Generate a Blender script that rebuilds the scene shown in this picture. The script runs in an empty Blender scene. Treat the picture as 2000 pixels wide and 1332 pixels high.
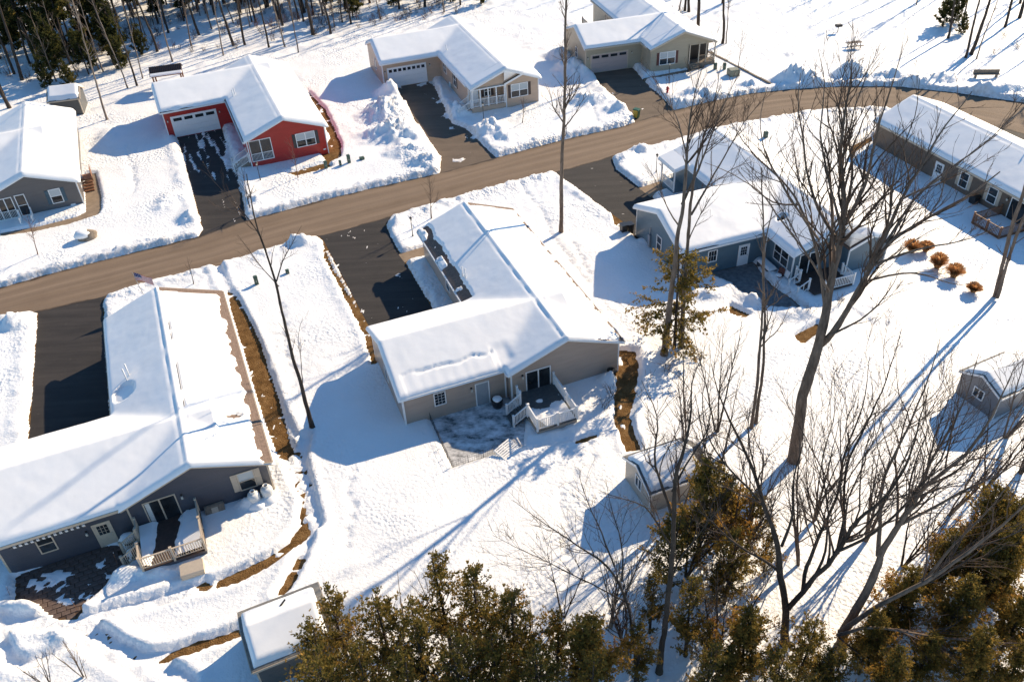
import bpy, math, random
import numpy as np
from mathutils import Vector, Matrix

# ------------------------------------------------------------------ camera, sky, sun, exposure
sc = bpy.context.scene
CAM_H, FPX = 40.95, 1669.0
PITCH, ROLL = math.radians(37.69), math.radians(-3.106)
SUN_EL, SHADOW_AZ = math.radians(28.0), math.radians(-135.5)
EXPOSURE = 0.72

cd = np.array([0, math.cos(PITCH), -math.sin(PITCH)])
_r = np.array([1.0, 0, 0]); _u = np.cross(_r, cd)
cr = _r * math.cos(ROLL) + _u * math.sin(ROLL)
cu = -_r * math.sin(ROLL) + _u * math.cos(ROLL)
cam = bpy.data.cameras.new('camera'); camo = bpy.data.objects.new('camera', cam)
sc.collection.objects.link(camo); sc.camera = camo
cam.sensor_width = 36.0; cam.lens = FPX / 2000.0 * 36.0; cam.clip_start = 0.5; cam.clip_end = 4000
camo.matrix_world = Matrix(((cr[0], cu[0], -cd[0], 0), (cr[1], cu[1], -cd[1], 0), (cr[2], cu[2], -cd[2], CAM_H), (0, 0, 0, 1)))

world = bpy.data.worlds.new('World'); sc.world = world; world.use_nodes = True
wn = world.node_tree; bg = wn.nodes['Background']; sky = wn.nodes.new('ShaderNodeTexSky')
sky.sky_type = 'NISHITA'; sky.sun_disc = False; sky.sun_elevation = SUN_EL
sky.sun_rotation = math.radians(90 - (math.degrees(SHADOW_AZ) + 180)); sky.altitude = 100
sky.air_density = 1.0; sky.dust_density = 0.0; sky.ozone_density = 4.0
wt = wn.nodes.new('ShaderNodeMix'); wt.data_type = 'RGBA'; wt.blend_type = 'MULTIPLY'; wt.inputs[0].default_value = 1.0; wt.inputs[7].default_value = (0.80, 1.03, 1.10, 1)
wn.links.new(sky.outputs[0], wt.inputs[6]); wn.links.new(wt.outputs[2], bg.inputs[0]); bg.inputs[1].default_value = 0.104

sl = bpy.data.lights.new('sun', 'SUN'); sl.energy = 5.0; sl.angle = math.radians(0.55); sl.color = (1.0, 0.815, 0.575)
so = bpy.data.objects.new('sun', sl); sc.collection.objects.link(so)
sdir = Vector((math.cos(SHADOW_AZ) * math.cos(SUN_EL), math.sin(SHADOW_AZ) * math.cos(SUN_EL), -math.sin(SUN_EL)))
so.rotation_euler = sdir.to_track_quat('-Z', 'Y').to_euler(); so.location = (60, 60, 60)

vs = sc.view_settings
vs.view_transform = 'Standard'; vs.look = 'None'; vs.gamma = 1.0; vs.use_curve_mapping = False; vs.exposure = EXPOSURE
sc.cycles.max_bounces = 6; sc.cycles.diffuse_bounces = 4; sc.cycles.glossy_bounces = 2; sc.cycles.transmission_bounces = 2; sc.cycles.transparent_max_bounces = 4

# ------------------------------------------------------------------ survey helpers: where things stand on the flat site
def ray(px, py):
    return cd + cr * (px - 1000) / FPX - cu * (py - 666) / FPX
def G(px, py, z=0.0):
    v = ray(px, py); t = (z - CAM_H) / v[2]
    return (float(v[0] * t), float(v[1] * t), z)
def V(px, py, yplane):
    v = ray(px, py); t = yplane / v[1]
    return (float(v[0] * t), yplane, float(CAM_H + v[2] * t))
def zoom(ox, oy, s):
    return lambda x, y: (ox + x / s, oy + y / s)
def GP(pts, q=None):
    return [G(*(q(*p) if q else p))[:2] for p in pts]

# ------------------------------------------------------------------ object helpers
col = sc.collection
def link(o, parent=None):
    col.objects.link(o)
    if parent is not None: o.parent = parent
    return o
def tag(o, label=None, cat=None, group=None, kind=None):
    if label: o['label'] = label
    if cat: o['category'] = cat
    if group: o['group'] = group
    if kind: o['kind'] = kind
    return o
def empty(name, loc, rz=0.0, label=None, cat=None, group=None):
    o = bpy.data.objects.new(name, None); o.empty_display_size = 0.5
    o.location = loc; o.rotation_euler = (0, 0, rz); link(o); return tag(o, label, cat, group)

class MB:
    def __init__(s): s.v = []; s.f = []; s.cuts = []
    def quad(s, *p):
        n = len(s.v); s.v += [tuple(q) for q in p]; s.f.append(tuple(range(n, n + len(p)))); return s
    def box(s, x0, x1, y0, y1, z0, z1):
        n = len(s.v); s.cuts.append((n, len(s.f)))
        s.v += [(x0, y0, z0), (x1, y0, z0), (x1, y1, z0), (x0, y1, z0), (x0, y0, z1), (x1, y0, z1), (x1, y1, z1), (x0, y1, z1)]
        for f in ((0, 3, 2, 1), (4, 5, 6, 7), (0, 1, 5, 4), (1, 2, 6, 5), (2, 3, 7, 6), (3, 0, 4, 7)): s.f.append(tuple(n + i for i in f))
        return s
    def hexa(s, b, t):      # bottom four, top four points
        n = len(s.v); s.cuts.append((n, len(s.f))); s.v += [tuple(q) for q in b] + [tuple(q) for q in t]
        for f in ((0, 3, 2, 1), (4, 5, 6, 7), (0, 1, 5, 4), (1, 2, 6, 5), (2, 3, 7, 6), (3, 0, 4, 7)): s.f.append(tuple(n + i for i in f))
        return s
    def bar(s, a, b, w, h=None):
        h = h or w; a = Vector(a); b = Vector(b); d = (b - a).normalized()
        up = Vector((0, 0, 1)) if abs(d.z) < 0.95 else Vector((1, 0, 0))
        x = d.cross(up).normalized() * w / 2; y = x.cross(d).normalized() * h / 2
        return s.hexa([a - x - y, a + x - y, a + x + y, a - x + y], [b - x - y, b + x - y, b + x + y, b - x + y])
    def lathe(s, prof, n=14, c=(0, 0, 0)):
        k = len(s.v)
        for r, z in prof:
            for i in range(n):
                a = 2 * math.pi * i / n; s.v.append((c[0] + r * math.cos(a), c[1] + r * math.sin(a), c[2] + z))
        for j in range(len(prof) - 1):
            for i in range(n):
                i2 = (i + 1) % n; s.f.append((k + j * n + i, k + j * n + i2, k + (j + 1) * n + i2, k + (j + 1) * n + i))
        s.f.append(tuple(k + i for i in range(n - 1, -1, -1))); s.f.append(tuple(k + (len(prof) - 1) * n + i for i in range(n)))
        return s
    def tube(s, a, b, r0, r1=None, n=8):
        r1 = r0 if r1 is None else r1; a = Vector(a); b = Vector(b); d = (b - a).normalized()
        up = Vector((0, 0, 1)) if abs(d.z) < 0.95 else Vector((1, 0, 0))
        x = d.cross(up).normalized(); y = x.cross(d); k = len(s.v)
        for p, r in ((a, r0), (b, r1)):
            for i in range(n):
                t = 2 * math.pi * i / n; s.v.append(tuple(p + x * r * math.cos(t) + y * r * math.sin(t)))
        for i in range(n): s.f.append((k + i, k + (i + 1) % n, k + n + (i + 1) % n, k + n + i))
        s.f.append(tuple(k + i for i in range(n - 1, -1, -1))); s.f.append(tuple(k + n + i for i in range(n)))
        return s
    def build(s, name, m, parent=None, smooth=False, label=None):
        me = bpy.data.meshes.new(name); me.from_pydata(s.v, [], s.f); me.update()
        if smooth: me.polygons.foreach_set('use_smooth', [True] * len(me.polygons))
        me.materials.append(m); o = bpy.data.objects.new(name, me); link(o, parent)
        if label: o['label'] = label
        return o

def build_each(mb, name, m, parent):
    """every box of the collector becomes a part of its own"""
    c = mb.cuts + [(len(mb.v), len(mb.f))]
    for (v0, f0), (v1, f1) in zip(c[:-1], c[1:]):
        q = MB(); q.v = mb.v[v0:v1]; q.f = [tuple(i - v0 for i in f) for f in mb.f[f0:f1]]; q.build(name, m, parent)
def copy_tree(o, parent=None):
    c = o.copy(); col.objects.link(c); c.parent = parent
    for ch in list(o.children): copy_tree(ch, c)
    return c
def np_mesh(name, verts, faces, m, parent=None, smooth=True, n=4):
    me = bpy.data.meshes.new(name); verts = np.asarray(verts, np.float32); faces = np.asarray(faces, np.int32)
    me.vertices.add(len(verts)); me.vertices.foreach_set('co', verts.ravel())
    me.loops.add(faces.size); me.loops.foreach_set('vertex_index', faces.ravel())
    me.polygons.add(len(faces)); me.polygons.foreach_set('loop_start', np.arange(0, faces.size, n, dtype=np.int32))
    me.polygons.foreach_set('loop_total', np.full(len(faces), n, np.int32))
    if smooth: me.polygons.foreach_set('use_smooth', np.ones(len(faces), bool))
    me.update(calc_edges=True); me.materials.append(m)
    o = bpy.data.objects.new(name, me); return link(o, parent)
def grid_faces(ny, nx):
    i = np.arange(ny * nx).reshape(ny, nx)
    return np.stack([i[:-1, :-1], i[:-1, 1:], i[1:, 1:], i[1:, :-1]], -1).reshape(-1, 4)

# ------------------------------------------------------------------ noise
def _h(i, j, s):
    n = (i.astype(np.int64) * 374761393 + j.astype(np.int64) * 668265263 + s * 1442695041) & 0x7fffffff
    n = ((n ^ (n >> 13)) * 1274126177) & 0x7fffffff
    return ((n ^ (n >> 16)) & 0xffff) / 65535.0
def vn(x, y, s=0):
    i = np.floor(x); j = np.floor(y); u = x - i; v = y - j
    u = u * u * (3 - 2 * u); v = v * v * (3 - 2 * v)
    return (_h(i, j, s) * (1 - u) + _h(i + 1, j, s) * u) * (1 - v) + (_h(i, j + 1, s) * (1 - u) + _h(i + 1, j + 1, s) * u) * v
def fbm(x, y, s=0, o=4):
    t = 0; a = 0.5; k = 0
    for q in range(o):
        t = t + a * vn(x, y, s + q * 17); k += a; a *= 0.5; x = x * 2.03 + 5.1; y = y * 2.03 - 3.7
    return t / k - 0.5
def sstep(a, b, x):
    t = np.clip((x - a) / (b - a), 0, 1); return t * t * (3 - 2 * t)

# ------------------------------------------------------------------ materials
def new_mat(name):
    m = bpy.data.materials.new(name); m.use_nodes = True
    return m, m.node_tree, m.node_tree.nodes['Principled BSDF']
def N(nt, typ, **kw):
    n = nt.nodes.new(typ)
    for k, v in kw.items(): setattr(n, k, v)
    return n
def noise_ramp(nt, co, scale, stops, detail=6, rough=0.6, mapping=None):
    nz = N(nt, 'ShaderNodeTexNoise'); nz.inputs['Scale'].default_value = scale; nz.inputs['Detail'].default_value = detail; nz.inputs['Roughness'].default_value = rough
    if mapping:
        mp = N(nt, 'ShaderNodeMapping'); mp.inputs['Scale'].default_value = mapping[0]; mp.inputs['Rotation'].default_value = mapping[1]
        nt.links.new(co, mp.inputs[0]); co = mp.outputs[0]
    nt.links.new(co, nz.inputs['Vector'])
    r = N(nt, 'ShaderNodeValToRGB'); nt.links.new(nz.outputs[0], r.inputs[0])
    while len(r.color_ramp.elements) > 2: r.color_ramp.elements.remove(r.color_ramp.elements[-1])
    for k, (p, c) in enumerate(stops):
        e = r.color_ramp.elements[k] if k < 2 else r.color_ramp.elements.new(p)
        e.position = p; e.color = (*c, 1)
    return nz, r
def bump(nt, b, height, dist, strength=1.0, prev=None):
    bp = N(nt, 'ShaderNodeBump'); bp.inputs['Distance'].default_value = dist; bp.inputs['Strength'].default_value = strength
    nt.links.new(height, bp.inputs['Height'])
    if prev is not None: nt.links.new(prev, bp.inputs['Normal'])
    nt.links.new(bp.outputs[0], b.inputs['Normal']); return bp.outputs[0]
def mix(nt, fac, a, b, mode='MIX'):
    m = N(nt, 'ShaderNodeMix', data_type='RGBA', blend_type=mode)
    for sock, v in ((m.inputs[0], fac), (m.inputs[6], a), (m.inputs[7], b)):
        if hasattr(v, 'is_output'): nt.links.new(v, sock)
        else: sock.default_value = v if isinstance(v, float) else (*v, 1)
    return m.outputs[2]

def plain(name, c, rough=0.5, metal=0.0, var=0.12, scale=6.0, spec=0.5):
    m, nt, b = new_mat(name); co = N(nt, 'ShaderNodeTexCoord').outputs['Object']
    lo = tuple(x * (1 - var) for x in c); hi = tuple(min(1, x * (1 + var)) for x in c)
    _, r = noise_ramp(nt, co, scale, [(0.3, lo), (0.7, hi)])
    nt.links.new(r.outputs[0], b.inputs['Base Color']); b.inputs['Roughness'].default_value = rough; b.inputs['Metallic'].default_value = metal
    b.inputs['Specular IOR Level'].default_value = spec
    return m
def siding(name, c, pitch=0.115):
    m, nt, b = new_mat(name); co = N(nt, 'ShaderNodeTexCoord').outputs['Object']
    _, r = noise_ramp(nt, co, 0.9, [(0.25, tuple(x * 0.9 for x in c)), (0.75, tuple(x * 1.08 for x in c))], mapping=((0.6, 0.6, 4.0), (0, 0, 0)))
    nt.links.new(r.outputs[0], b.inputs['Base Color'])
    w = N(nt, 'ShaderNodeTexWave', wave_type='BANDS', bands_direction='Z', wave_profile='SAW'); w.inputs['Scale'].default_value = 0.31416 / pitch
    w.inputs['Distortion'].default_value = 0.0; nt.links.new(co, w.inputs['Vector'])
    bump(nt, b, w.outputs['Fac'], 0.016, 1.0)
    b.inputs['Roughness'].default_value = 0.42; b.inputs['Specular IOR Level'].default_value = 0.4
    return m
def make_snow(name, rough_amt, dirt=False):
    m, nt, b = new_mat(name); co = N(nt, 'ShaderNodeTexCoord').outputs['Object']
    _, r = noise_ramp(nt, co, 0.35, [(0.3, (0.83, 0.825, 0.81)), (0.7, (0.89, 0.885, 0.87))])
    base = r.outputs[0]
    if dirt:
        at = N(nt, 'ShaderNodeAttribute', attribute_name='dirt')
        _, dr = noise_ramp(nt, co, 2.2, [(0.35, (0, 0, 0)), (0.7, (1, 1, 1))])
        mu = N(nt, 'ShaderNodeMath', operation='MULTIPLY'); nt.links.new(at.outputs['Fac'], mu.inputs[0]); nt.links.new(dr.outputs[0], mu.inputs[1])
        base = mix(nt, mu.outputs[0], base, (0.42, 0.33, 0.25))
    nt.links.new(base, b.inputs['Base Color'])
    n1 = N(nt, 'ShaderNodeTexNoise'); n1.inputs['Scale'].default_value = 5.0 if dirt else 2.0; n1.inputs['Detail'].default_value = 8; n1.inputs['Roughness'].default_value = 0.65 if dirt else 0.5
    nt.links.new(co, n1.inputs['Vector'])
    o = bump(nt, b, n1.outputs[0], rough_amt)
    if dirt:
        vo = N(nt, 'ShaderNodeTexVoronoi', feature='SMOOTH_F1'); vo.inputs['Scale'].default_value = 4.2; vo.inputs['Randomness'].default_value = 1.0; vo.inputs['Smoothness'].default_value = 0.35
        wp = N(nt, 'ShaderNodeTexNoise'); wp.inputs['Scale'].default_value = 6.0; wp.inputs['Detail'].default_value = 4; nt.links.new(co, wp.inputs['Vector']); nt.links.new(mix(nt, 0.12, co, wp.outputs['Color']), vo.inputs['Vector'])
        ms = N(nt, 'ShaderNodeTexNoise'); ms.inputs['Scale'].default_value = 0.16; ms.inputs['Detail'].default_value = 5; nt.links.new(co, ms.inputs['Vector'])
        rr = N(nt, 'ShaderNodeMapRange'); rr.inputs[1].default_value = 0.47; rr.inputs[2].default_value = 0.66; rr.inputs[3].default_value = 0.02; nt.links.new(ms.outputs[0], rr.inputs[0])
        mu = N(nt, 'ShaderNodeMath', operation='MULTIPLY'); nt.links.new(vo.outputs['Distance'], mu.inputs[0]); nt.links.new(rr.outputs[0], mu.inputs[1])
        bump(nt, b, mu.outputs[0], 0.10, 1.0, o)
    b.inputs['Roughness'].default_value = 0.5; b.inputs['Specular IOR Level'].default_value = 0.7
    return m
def make_asphalt(name, c0, c1, streak, rot=0.0, wet=False):
    m, nt, b = new_mat(name); co = N(nt, 'ShaderNodeTexCoord').outputs['Object']
    _, r = noise_ramp(nt, co, 0.5, [(0.3, c0), (0.7, c1)], 8, 0.65)
    _, s = noise_ramp(nt, co, 1.0, [(0.42, (0, 0, 0)), (0.75, (1, 1, 1))], 5, 0.6, ((0.10, 1.3, 1), (0, 0, rot)))
    _, sp = noise_ramp(nt, co, 14.0, [(0.35, (0.86, 0.86, 0.86)), (0.65, (1.1, 1.1, 1.1))])
    k = mix(nt, s.outputs[0], r.outputs[0], streak)
    k = mix(nt, 1.0, k, sp.outputs[0], 'MULTIPLY')
    _, bl = noise_ramp(nt, co, 1.7, [(0.63, (0, 0, 0)), (0.70, (1, 1, 1))], 9, 0.7)
    k = mix(nt, bl.outputs[0], k, tuple(x * 1.5 for x in streak)) if wet else k
    nt.links.new(k, b.inputs['Base Color'])
    n1 = N(nt, 'ShaderNodeTexNoise'); n1.inputs['Scale'].default_value = 30; nt.links.new(co, n1.inputs['Vector'])
    bump(nt, b, n1.outputs[0], 0.02); b.inputs['Roughness'].default_value = 0.8; b.inputs['Specular IOR Level'].default_value = 0.3
    return m

M = {}
M['snow'] = make_snow('field_snow', 0.06, True)
M['roof_snow'] = make_snow('roof_snow', 0.008)
M['cap_snow'] = make_snow('cap_snow', 0.03)
def road_mat():
    m, nt, b = new_mat('sanded_road'); co = N(nt, 'ShaderNodeTexCoord').outputs['Object']
    al = N(nt, 'ShaderNodeAttribute', attribute_name='along').outputs['Fac']; ac = N(nt, 'ShaderNodeAttribute', attribute_name='across').outputs['Fac']
    cb = N(nt, 'ShaderNodeCombineXYZ'); m1 = N(nt, 'ShaderNodeMath', operation='MULTIPLY'); m1.inputs[1].default_value = 0.05; nt.links.new(al, m1.inputs[0]); m2 = N(nt, 'ShaderNodeMath', operation='MULTIPLY'); m2.inputs[1].default_value = 9.0; nt.links.new(ac, m2.inputs[0])
    nt.links.new(m1.outputs[0], cb.inputs[0]); nt.links.new(m2.outputs[0], cb.inputs[1])
    _, r = noise_ramp(nt, co, 0.35, [(0.3, (0.160, 0.112, 0.074)), (0.7, (0.205, 0.146, 0.099))], 8, 0.65)
    _, st = noise_ramp(nt, cb.outputs[0], 1.0, [(0.38, (0, 0, 0)), (0.68, (1, 1, 1))], 6, 0.6)
    k = mix(nt, st.outputs[0], r.outputs[0], (0.25, 0.182, 0.127))
    w = N(nt, 'ShaderNodeTexWave', wave_type='BANDS', bands_direction='Y'); w.inputs['Scale'].default_value = 0.16; w.inputs['Distortion'].default_value = 0.5; w.inputs['Detail'].default_value = 2; nt.links.new(cb.outputs[0], w.inputs['Vector'])
    k = mix(nt, mathn(nt, 'MULTIPLY', w.outputs['Fac'], 0.35), k, (0.130, 0.095, 0.068))
    nz = N(nt, 'ShaderNodeTexNoise'); nz.inputs['Scale'].default_value = 0.55; nz.inputs['Detail'].default_value = 6; nt.links.new(co, nz.inputs['Vector'])
    d = mathn(nt, 'ABSOLUTE', mathn(nt, 'SUBTRACT', ac, 0.5)); e = mathn(nt, 'ADD', d, mathn(nt, 'MULTIPLY', mathn(nt, 'SUBTRACT', nz.outputs[0], 0.5), 0.16)); mr = N(nt, 'ShaderNodeMapRange'); mr.inputs[1].default_value = 0.455; mr.inputs[2].default_value = 0.50; nt.links.new(e, mr.inputs[0])
    k = mix(nt, mr.outputs[0], k, (0.045, 0.034, 0.027))        # melt water at the edges
    _, sp = noise_ramp(nt, co, 16.0, [(0.35, (0.86, 0.86, 0.86)), (0.65, (1.1, 1.1, 1.1))]); k = mix(nt, 1.0, k, sp.outputs[0], 'MULTIPLY')
    nt.links.new(k, b.inputs['Base Color']); b.inputs['Roughness'].default_value = 0.85; b.inputs['Specular IOR Level'].default_value = 0.25
    n1 = N(nt, 'ShaderNodeTexNoise'); n1.inputs['Scale'].default_value = 25; nt.links.new(co, n1.inputs['Vector']); bump(nt, b, n1.outputs[0], 0.02)
    return m
def mathn(nt, op, a, c=None):
    n = N(nt, 'ShaderNodeMath', operation=op)
    for i, v in enumerate((a, c)):
        if v is None: continue
        if hasattr(v, 'is_output'): nt.links.new(v, n.inputs[i])
        else: n.inputs[i].default_value = v
    return n.outputs[0]
M['road'] = road_mat()
M['asphalt'] = make_asphalt('driveway_asphalt', (0.022, 0.0195, 0.0185), (0.033, 0.029, 0.027), (0.050, 0.043, 0.039), math.radians(70), True)
M['asphalt_tan'] = make_asphalt('sanded_driveway', (0.095, 0.070, 0.050), (0.135, 0.100, 0.072), (0.155, 0.115, 0.083), math.radians(60))
M['concrete'] = plain('walk_concrete', (0.24, 0.18, 0.125), 0.85, 0, 0.18, 1.5, 0.2)
M['paver'] = plain('patio_paver', (0.12, 0.085, 0.07), 0.8, 0, 0.3, 3.0, 0.2)
def dusted():
    m, nt, b = new_mat('dusted_slab'); co = N(nt, 'ShaderNodeTexCoord').outputs['Object']
    _, r = noise_ramp(nt, co, 0.9, [(0.34, (0.06, 0.062, 0.062)), (0.46, (0.38, 0.38, 0.38)), (0.62, (0.72, 0.72, 0.72))], 9, 0.68, ((1, 1.6, 1), (0, 0, 0.35)))
    nt.links.new(r.outputs[0], b.inputs['Base Color']); b.inputs['Roughness'].default_value = 0.8; b.inputs['Specular IOR Level'].default_value = 0.2
    return m
M['dusted'] = dusted()
M['slab'] = plain('patio_slab', (0.15, 0.15, 0.15), 0.8, 0, 0.4, 2.5, 0.3)
def grass_mat():
    m, nt, b = new_mat('dormant_grass'); co = N(nt, 'ShaderNodeTexCoord').outputs['Object']
    _, r = noise_ramp(nt, co, 1.4, [(0.25, (0.035, 0.022, 0.010)), (0.48, (0.15, 0.080, 0.028)), (0.72, (0.29, 0.175, 0.075))], 10, 0.75)
    nt.links.new(r.outputs[0], b.inputs['Base Color'])
    n1 = N(nt, 'ShaderNodeTexNoise'); n1.inputs['Scale'].default_value = 12; n1.inputs['Detail'].default_value = 6; nt.links.new(co, n1.inputs['Vector'])
    bump(nt, b, n1.outputs[0], 0.12); b.inputs['Roughness'].default_value = 0.95; b.inputs['Specular IOR Level'].default_value = 0.1
    return m
M['grass'] = grass_mat()
SID = {'taupe': siding('taupe_siding', (0.44, 0.345, 0.275)), 'navy': siding('navy_siding', (0.075, 0.078, 0.095)), 'red': siding('red_siding', (0.40, 0.034, 0.026)),
       'tan': siding('tan_siding', (0.50, 0.365, 0.265)), 'olive': siding('olive_siding', (0.39, 0.335, 0.245)), 'blue': siding('blue_siding', (0.11, 0.17, 0.21)),
       'brown': siding('brown_siding', (0.15, 0.11, 0.08)), 'grey': siding('charcoal_siding', (0.13, 0.122, 0.12)), 'greige': siding('greige_siding', (0.42, 0.365, 0.30), 0.2),
       'slate': siding('slate_siding', (0.19, 0.185, 0.19), 0.2), 'shed_dark': siding('shed_siding', (0.09, 0.09, 0.085), 0.2)}
def shingle_mat(name, c):
    m, nt, b = new_mat(name); co = N(nt, 'ShaderNodeTexCoord').outputs['Object']
    _, r = noise_ramp(nt, co, 5.0, [(0.3, tuple(x * 0.65 for x in c)), (0.7, tuple(x * 1.35 for x in c))], 5, 0.7)
    nt.links.new(r.outputs[0], b.inputs['Base Color'])
    w = N(nt, 'ShaderNodeTexWave', wave_type='BANDS', bands_direction='Z', wave_profile='SAW'); w.inputs['Scale'].default_value = 5.5; nt.links.new(co, w.inputs['Vector'])
    bump(nt, b, w.outputs['Fac'], 0.02); b.inputs['Roughness'].default_value = 0.9
    return m
M['shingle'] = shingle_mat('brown_shingle', (0.16, 0.11, 0.085)); M['shingle_dark'] = shingle_mat('grey_shingle', (0.17, 0.16, 0.145))
M['white'] = plain('white_trim', (0.78, 0.77, 0.75), 0.45, 0, 0.05)
M['beige'] = plain('beige_trim', (0.50, 0.41, 0.31), 0.5, 0, 0.08)
M['door_white'] = plain('white_door_paint', (0.74, 0.74, 0.74), 0.4, 0, 0.04)
M['door_pink'] = plain('almond_door_paint', (0.40, 0.32, 0.30), 0.45, 0, 0.05)
M['door_grey'] = plain('grey_door_paint', (0.30, 0.32, 0.33), 0.45, 0, 0.06)
M['black'] = plain('black_plastic', (0.012, 0.012, 0.013), 0.4)
M['iron'] = plain('dark_iron', (0.03, 0.028, 0.027), 0.55, 0.3)
M['steel'] = plain('galvanised_steel', (0.42, 0.42, 0.42), 0.35, 0.8)
M['green_box'] = plain('utility_green', (0.055, 0.095, 0.065), 0.55)
M['box_grey'] = plain('utility_grey_green', (0.20, 0.20, 0.14), 0.55)
M['shut_dark'] = plain('dark_shutter', (0.035, 0.036, 0.04), 0.5); M['shut_red'] = plain('maroon_shutter', (0.09, 0.022, 0.018), 0.5)
M['shut_blue'] = plain('teal_shutter', (0.035, 0.085, 0.12), 0.5); M['shut_brown'] = plain('brown_shutter', (0.05, 0.028, 0.022), 0.5)
M['wood'] = plain('cedar_wood', (0.22, 0.095, 0.045), 0.6, 0, 0.3, 5); M['wood_dark'] = plain('brown_deck', (0.060, 0.036, 0.027), 0.7, 0, 0.3, 4)
M['wood_grey'] = plain('weathered_wood', (0.20, 0.16, 0.12), 0.8, 0, 0.3, 5); M['deck_grey'] = plain('composite_grey', (0.075, 0.08, 0.08), 0.6, 0, 0.25, 4)
M['metal_roof'] = plain('brown_metal', (0.05, 0.033, 0.026), 0.45, 0.2)
M['red'] = plain('hydrant_red', (0.40, 0.015, 0.02), 0.4); M['green'] = plain('bin_green', (0.02, 0.085, 0.03), 0.4); M['yellow'] = plain('bin_yellow', (0.55, 0.33, 0.03), 0.45)
M['flag_red'] = plain('flag_red', (0.42, 0.03, 0.04), 0.8); M['flag_blue'] = plain('flag_blue', (0.03, 0.045, 0.16), 0.8); M['flag_white'] = plain('flag_white', (0.75, 0.73, 0.72), 0.8)
M['stone'] = plain('granite', (0.24, 0.19, 0.14), 0.9, 0, 0.4, 3); M['tank'] = plain('tank_white', (0.66, 0.66, 0.64), 0.4)
M['lamp_glass'] = plain('lantern_glass', (0.5, 0.48, 0.42), 0.2); M['curtain'] = plain('curtain', (0.55, 0.55, 0.52), 0.9)
M['soil'] = plain('brown_mulch', (0.07, 0.04, 0.025), 0.95, 0, 0.4, 5)
def glass():
    m, nt, b = new_mat('window_glass'); co = N(nt, 'ShaderNodeTexCoord').outputs['Object']
    _, r = noise_ramp(nt, co, 1.2, [(0.3, (0.010, 0.012, 0.014)), (0.75, (0.035, 0.04, 0.045))])
    nt.links.new(r.outputs[0], b.inputs['Base Color']); b.inputs['Roughness'].default_value = 0.06; b.inputs['IOR'].default_value = 1.5
    return m
M['glass'] = glass()
def blind():
    m, nt, b = new_mat('glass_over_blind'); co = N(nt, 'ShaderNodeTexCoord').outputs['Object']
    w = N(nt, 'ShaderNodeTexWave', wave_type='BANDS', bands_direction='Z'); w.inputs['Scale'].default_value = 6; nt.links.new(co, w.inputs['Vector'])
    k = mix(nt, w.outputs['Fac'], (0.36, 0.40, 0.41), (0.47, 0.51, 0.52)); nt.links.new(k, b.inputs['Base Color']); b.inputs['Roughness'].default_value = 0.1
    return m
M['blind'] = blind()
def bark(name, c0, c1):
    m, nt, b = new_mat(name); co = N(nt, 'ShaderNodeTexCoord').outputs['Object']
    nz, r = noise_ramp(nt, co, 4.0, [(0.3, c0), (0.72, c1)], 8, 0.7, ((1, 1, 0.25), (0, 0, 0)))
    nt.links.new(r.outputs[0], b.inputs['Base Color']); bump(nt, b, nz.outputs[0], 0.05); b.inputs['Roughness'].default_value = 0.95; b.inputs['Specular IOR Level'].default_value = 0.15
    return m
M['bark'] = bark('grey_bark', (0.070, 0.053, 0.042), (0.27, 0.205, 0.16)); M['bark_dark'] = bark('dark_bark', (0.028, 0.022, 0.018), (0.10, 0.078, 0.062))
M['bark_pale'] = bark('pale_bark', (0.13, 0.10, 0.08), (0.34, 0.28, 0.23)); M['twig'] = bark('twig_bark', (0.06, 0.042, 0.032), (0.16, 0.115, 0.09)); M['twig_red'] = bark('reddish_twig', (0.12, 0.06, 0.045), (0.24, 0.14, 0.11))
def needle(name, c0, c1, c2):
    m, nt, b = new_mat(name); at = N(nt, 'ShaderNodeAttribute', attribute_name='tint')
    r = N(nt, 'ShaderNodeValToRGB'); nt.links.new(at.outputs['Fac'], r.inputs[0]); e = r.color_ramp.elements
    e[0].position = 0.0; e[0].color = (*c0, 1); e[1].position = 1.0; e[1].color = (*c2, 1); k = e.new(0.55); k.color = (*c1, 1)
    nt.links.new(r.outputs[0], b.inputs['Base Color']); b.inputs['Roughness'].default_value = 0.8; b.inputs['Specular IOR Level'].default_value = 0.2
    tr = N(nt, 'ShaderNodeBsdfTranslucent'); nt.links.new(r.outputs[0], tr.inputs['Color']); mx = N(nt, 'ShaderNodeMixShader'); mx.inputs[0].default_value = 0.5
    nt.links.new(b.outputs[0], mx.inputs[1]); nt.links.new(tr.outputs[0], mx.inputs[2]); nt.links.new(mx.outputs[0], nt.nodes['Material Output'].inputs[0])
    return m
M['cedar'] = needle('cedar_foliage', (0.070, 0.072, 0.020), (0.27, 0.185, 0.042), (0.52, 0.28, 0.065))
M['pine'] = needle('pine_foliage', (0.035, 0.045, 0.016), (0.095, 0.092, 0.028), (0.24, 0.16, 0.04))
M['straw'] = needle('straw_grass', (0.38, 0.17, 0.06), (0.58, 0.30, 0.12), (0.68, 0.42, 0.20))
M['dry_leaf'] = needle('dry_leaf', (0.10, 0.05, 0.02), (0.17, 0.085, 0.03), (0.22, 0.12, 0.05))

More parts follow.
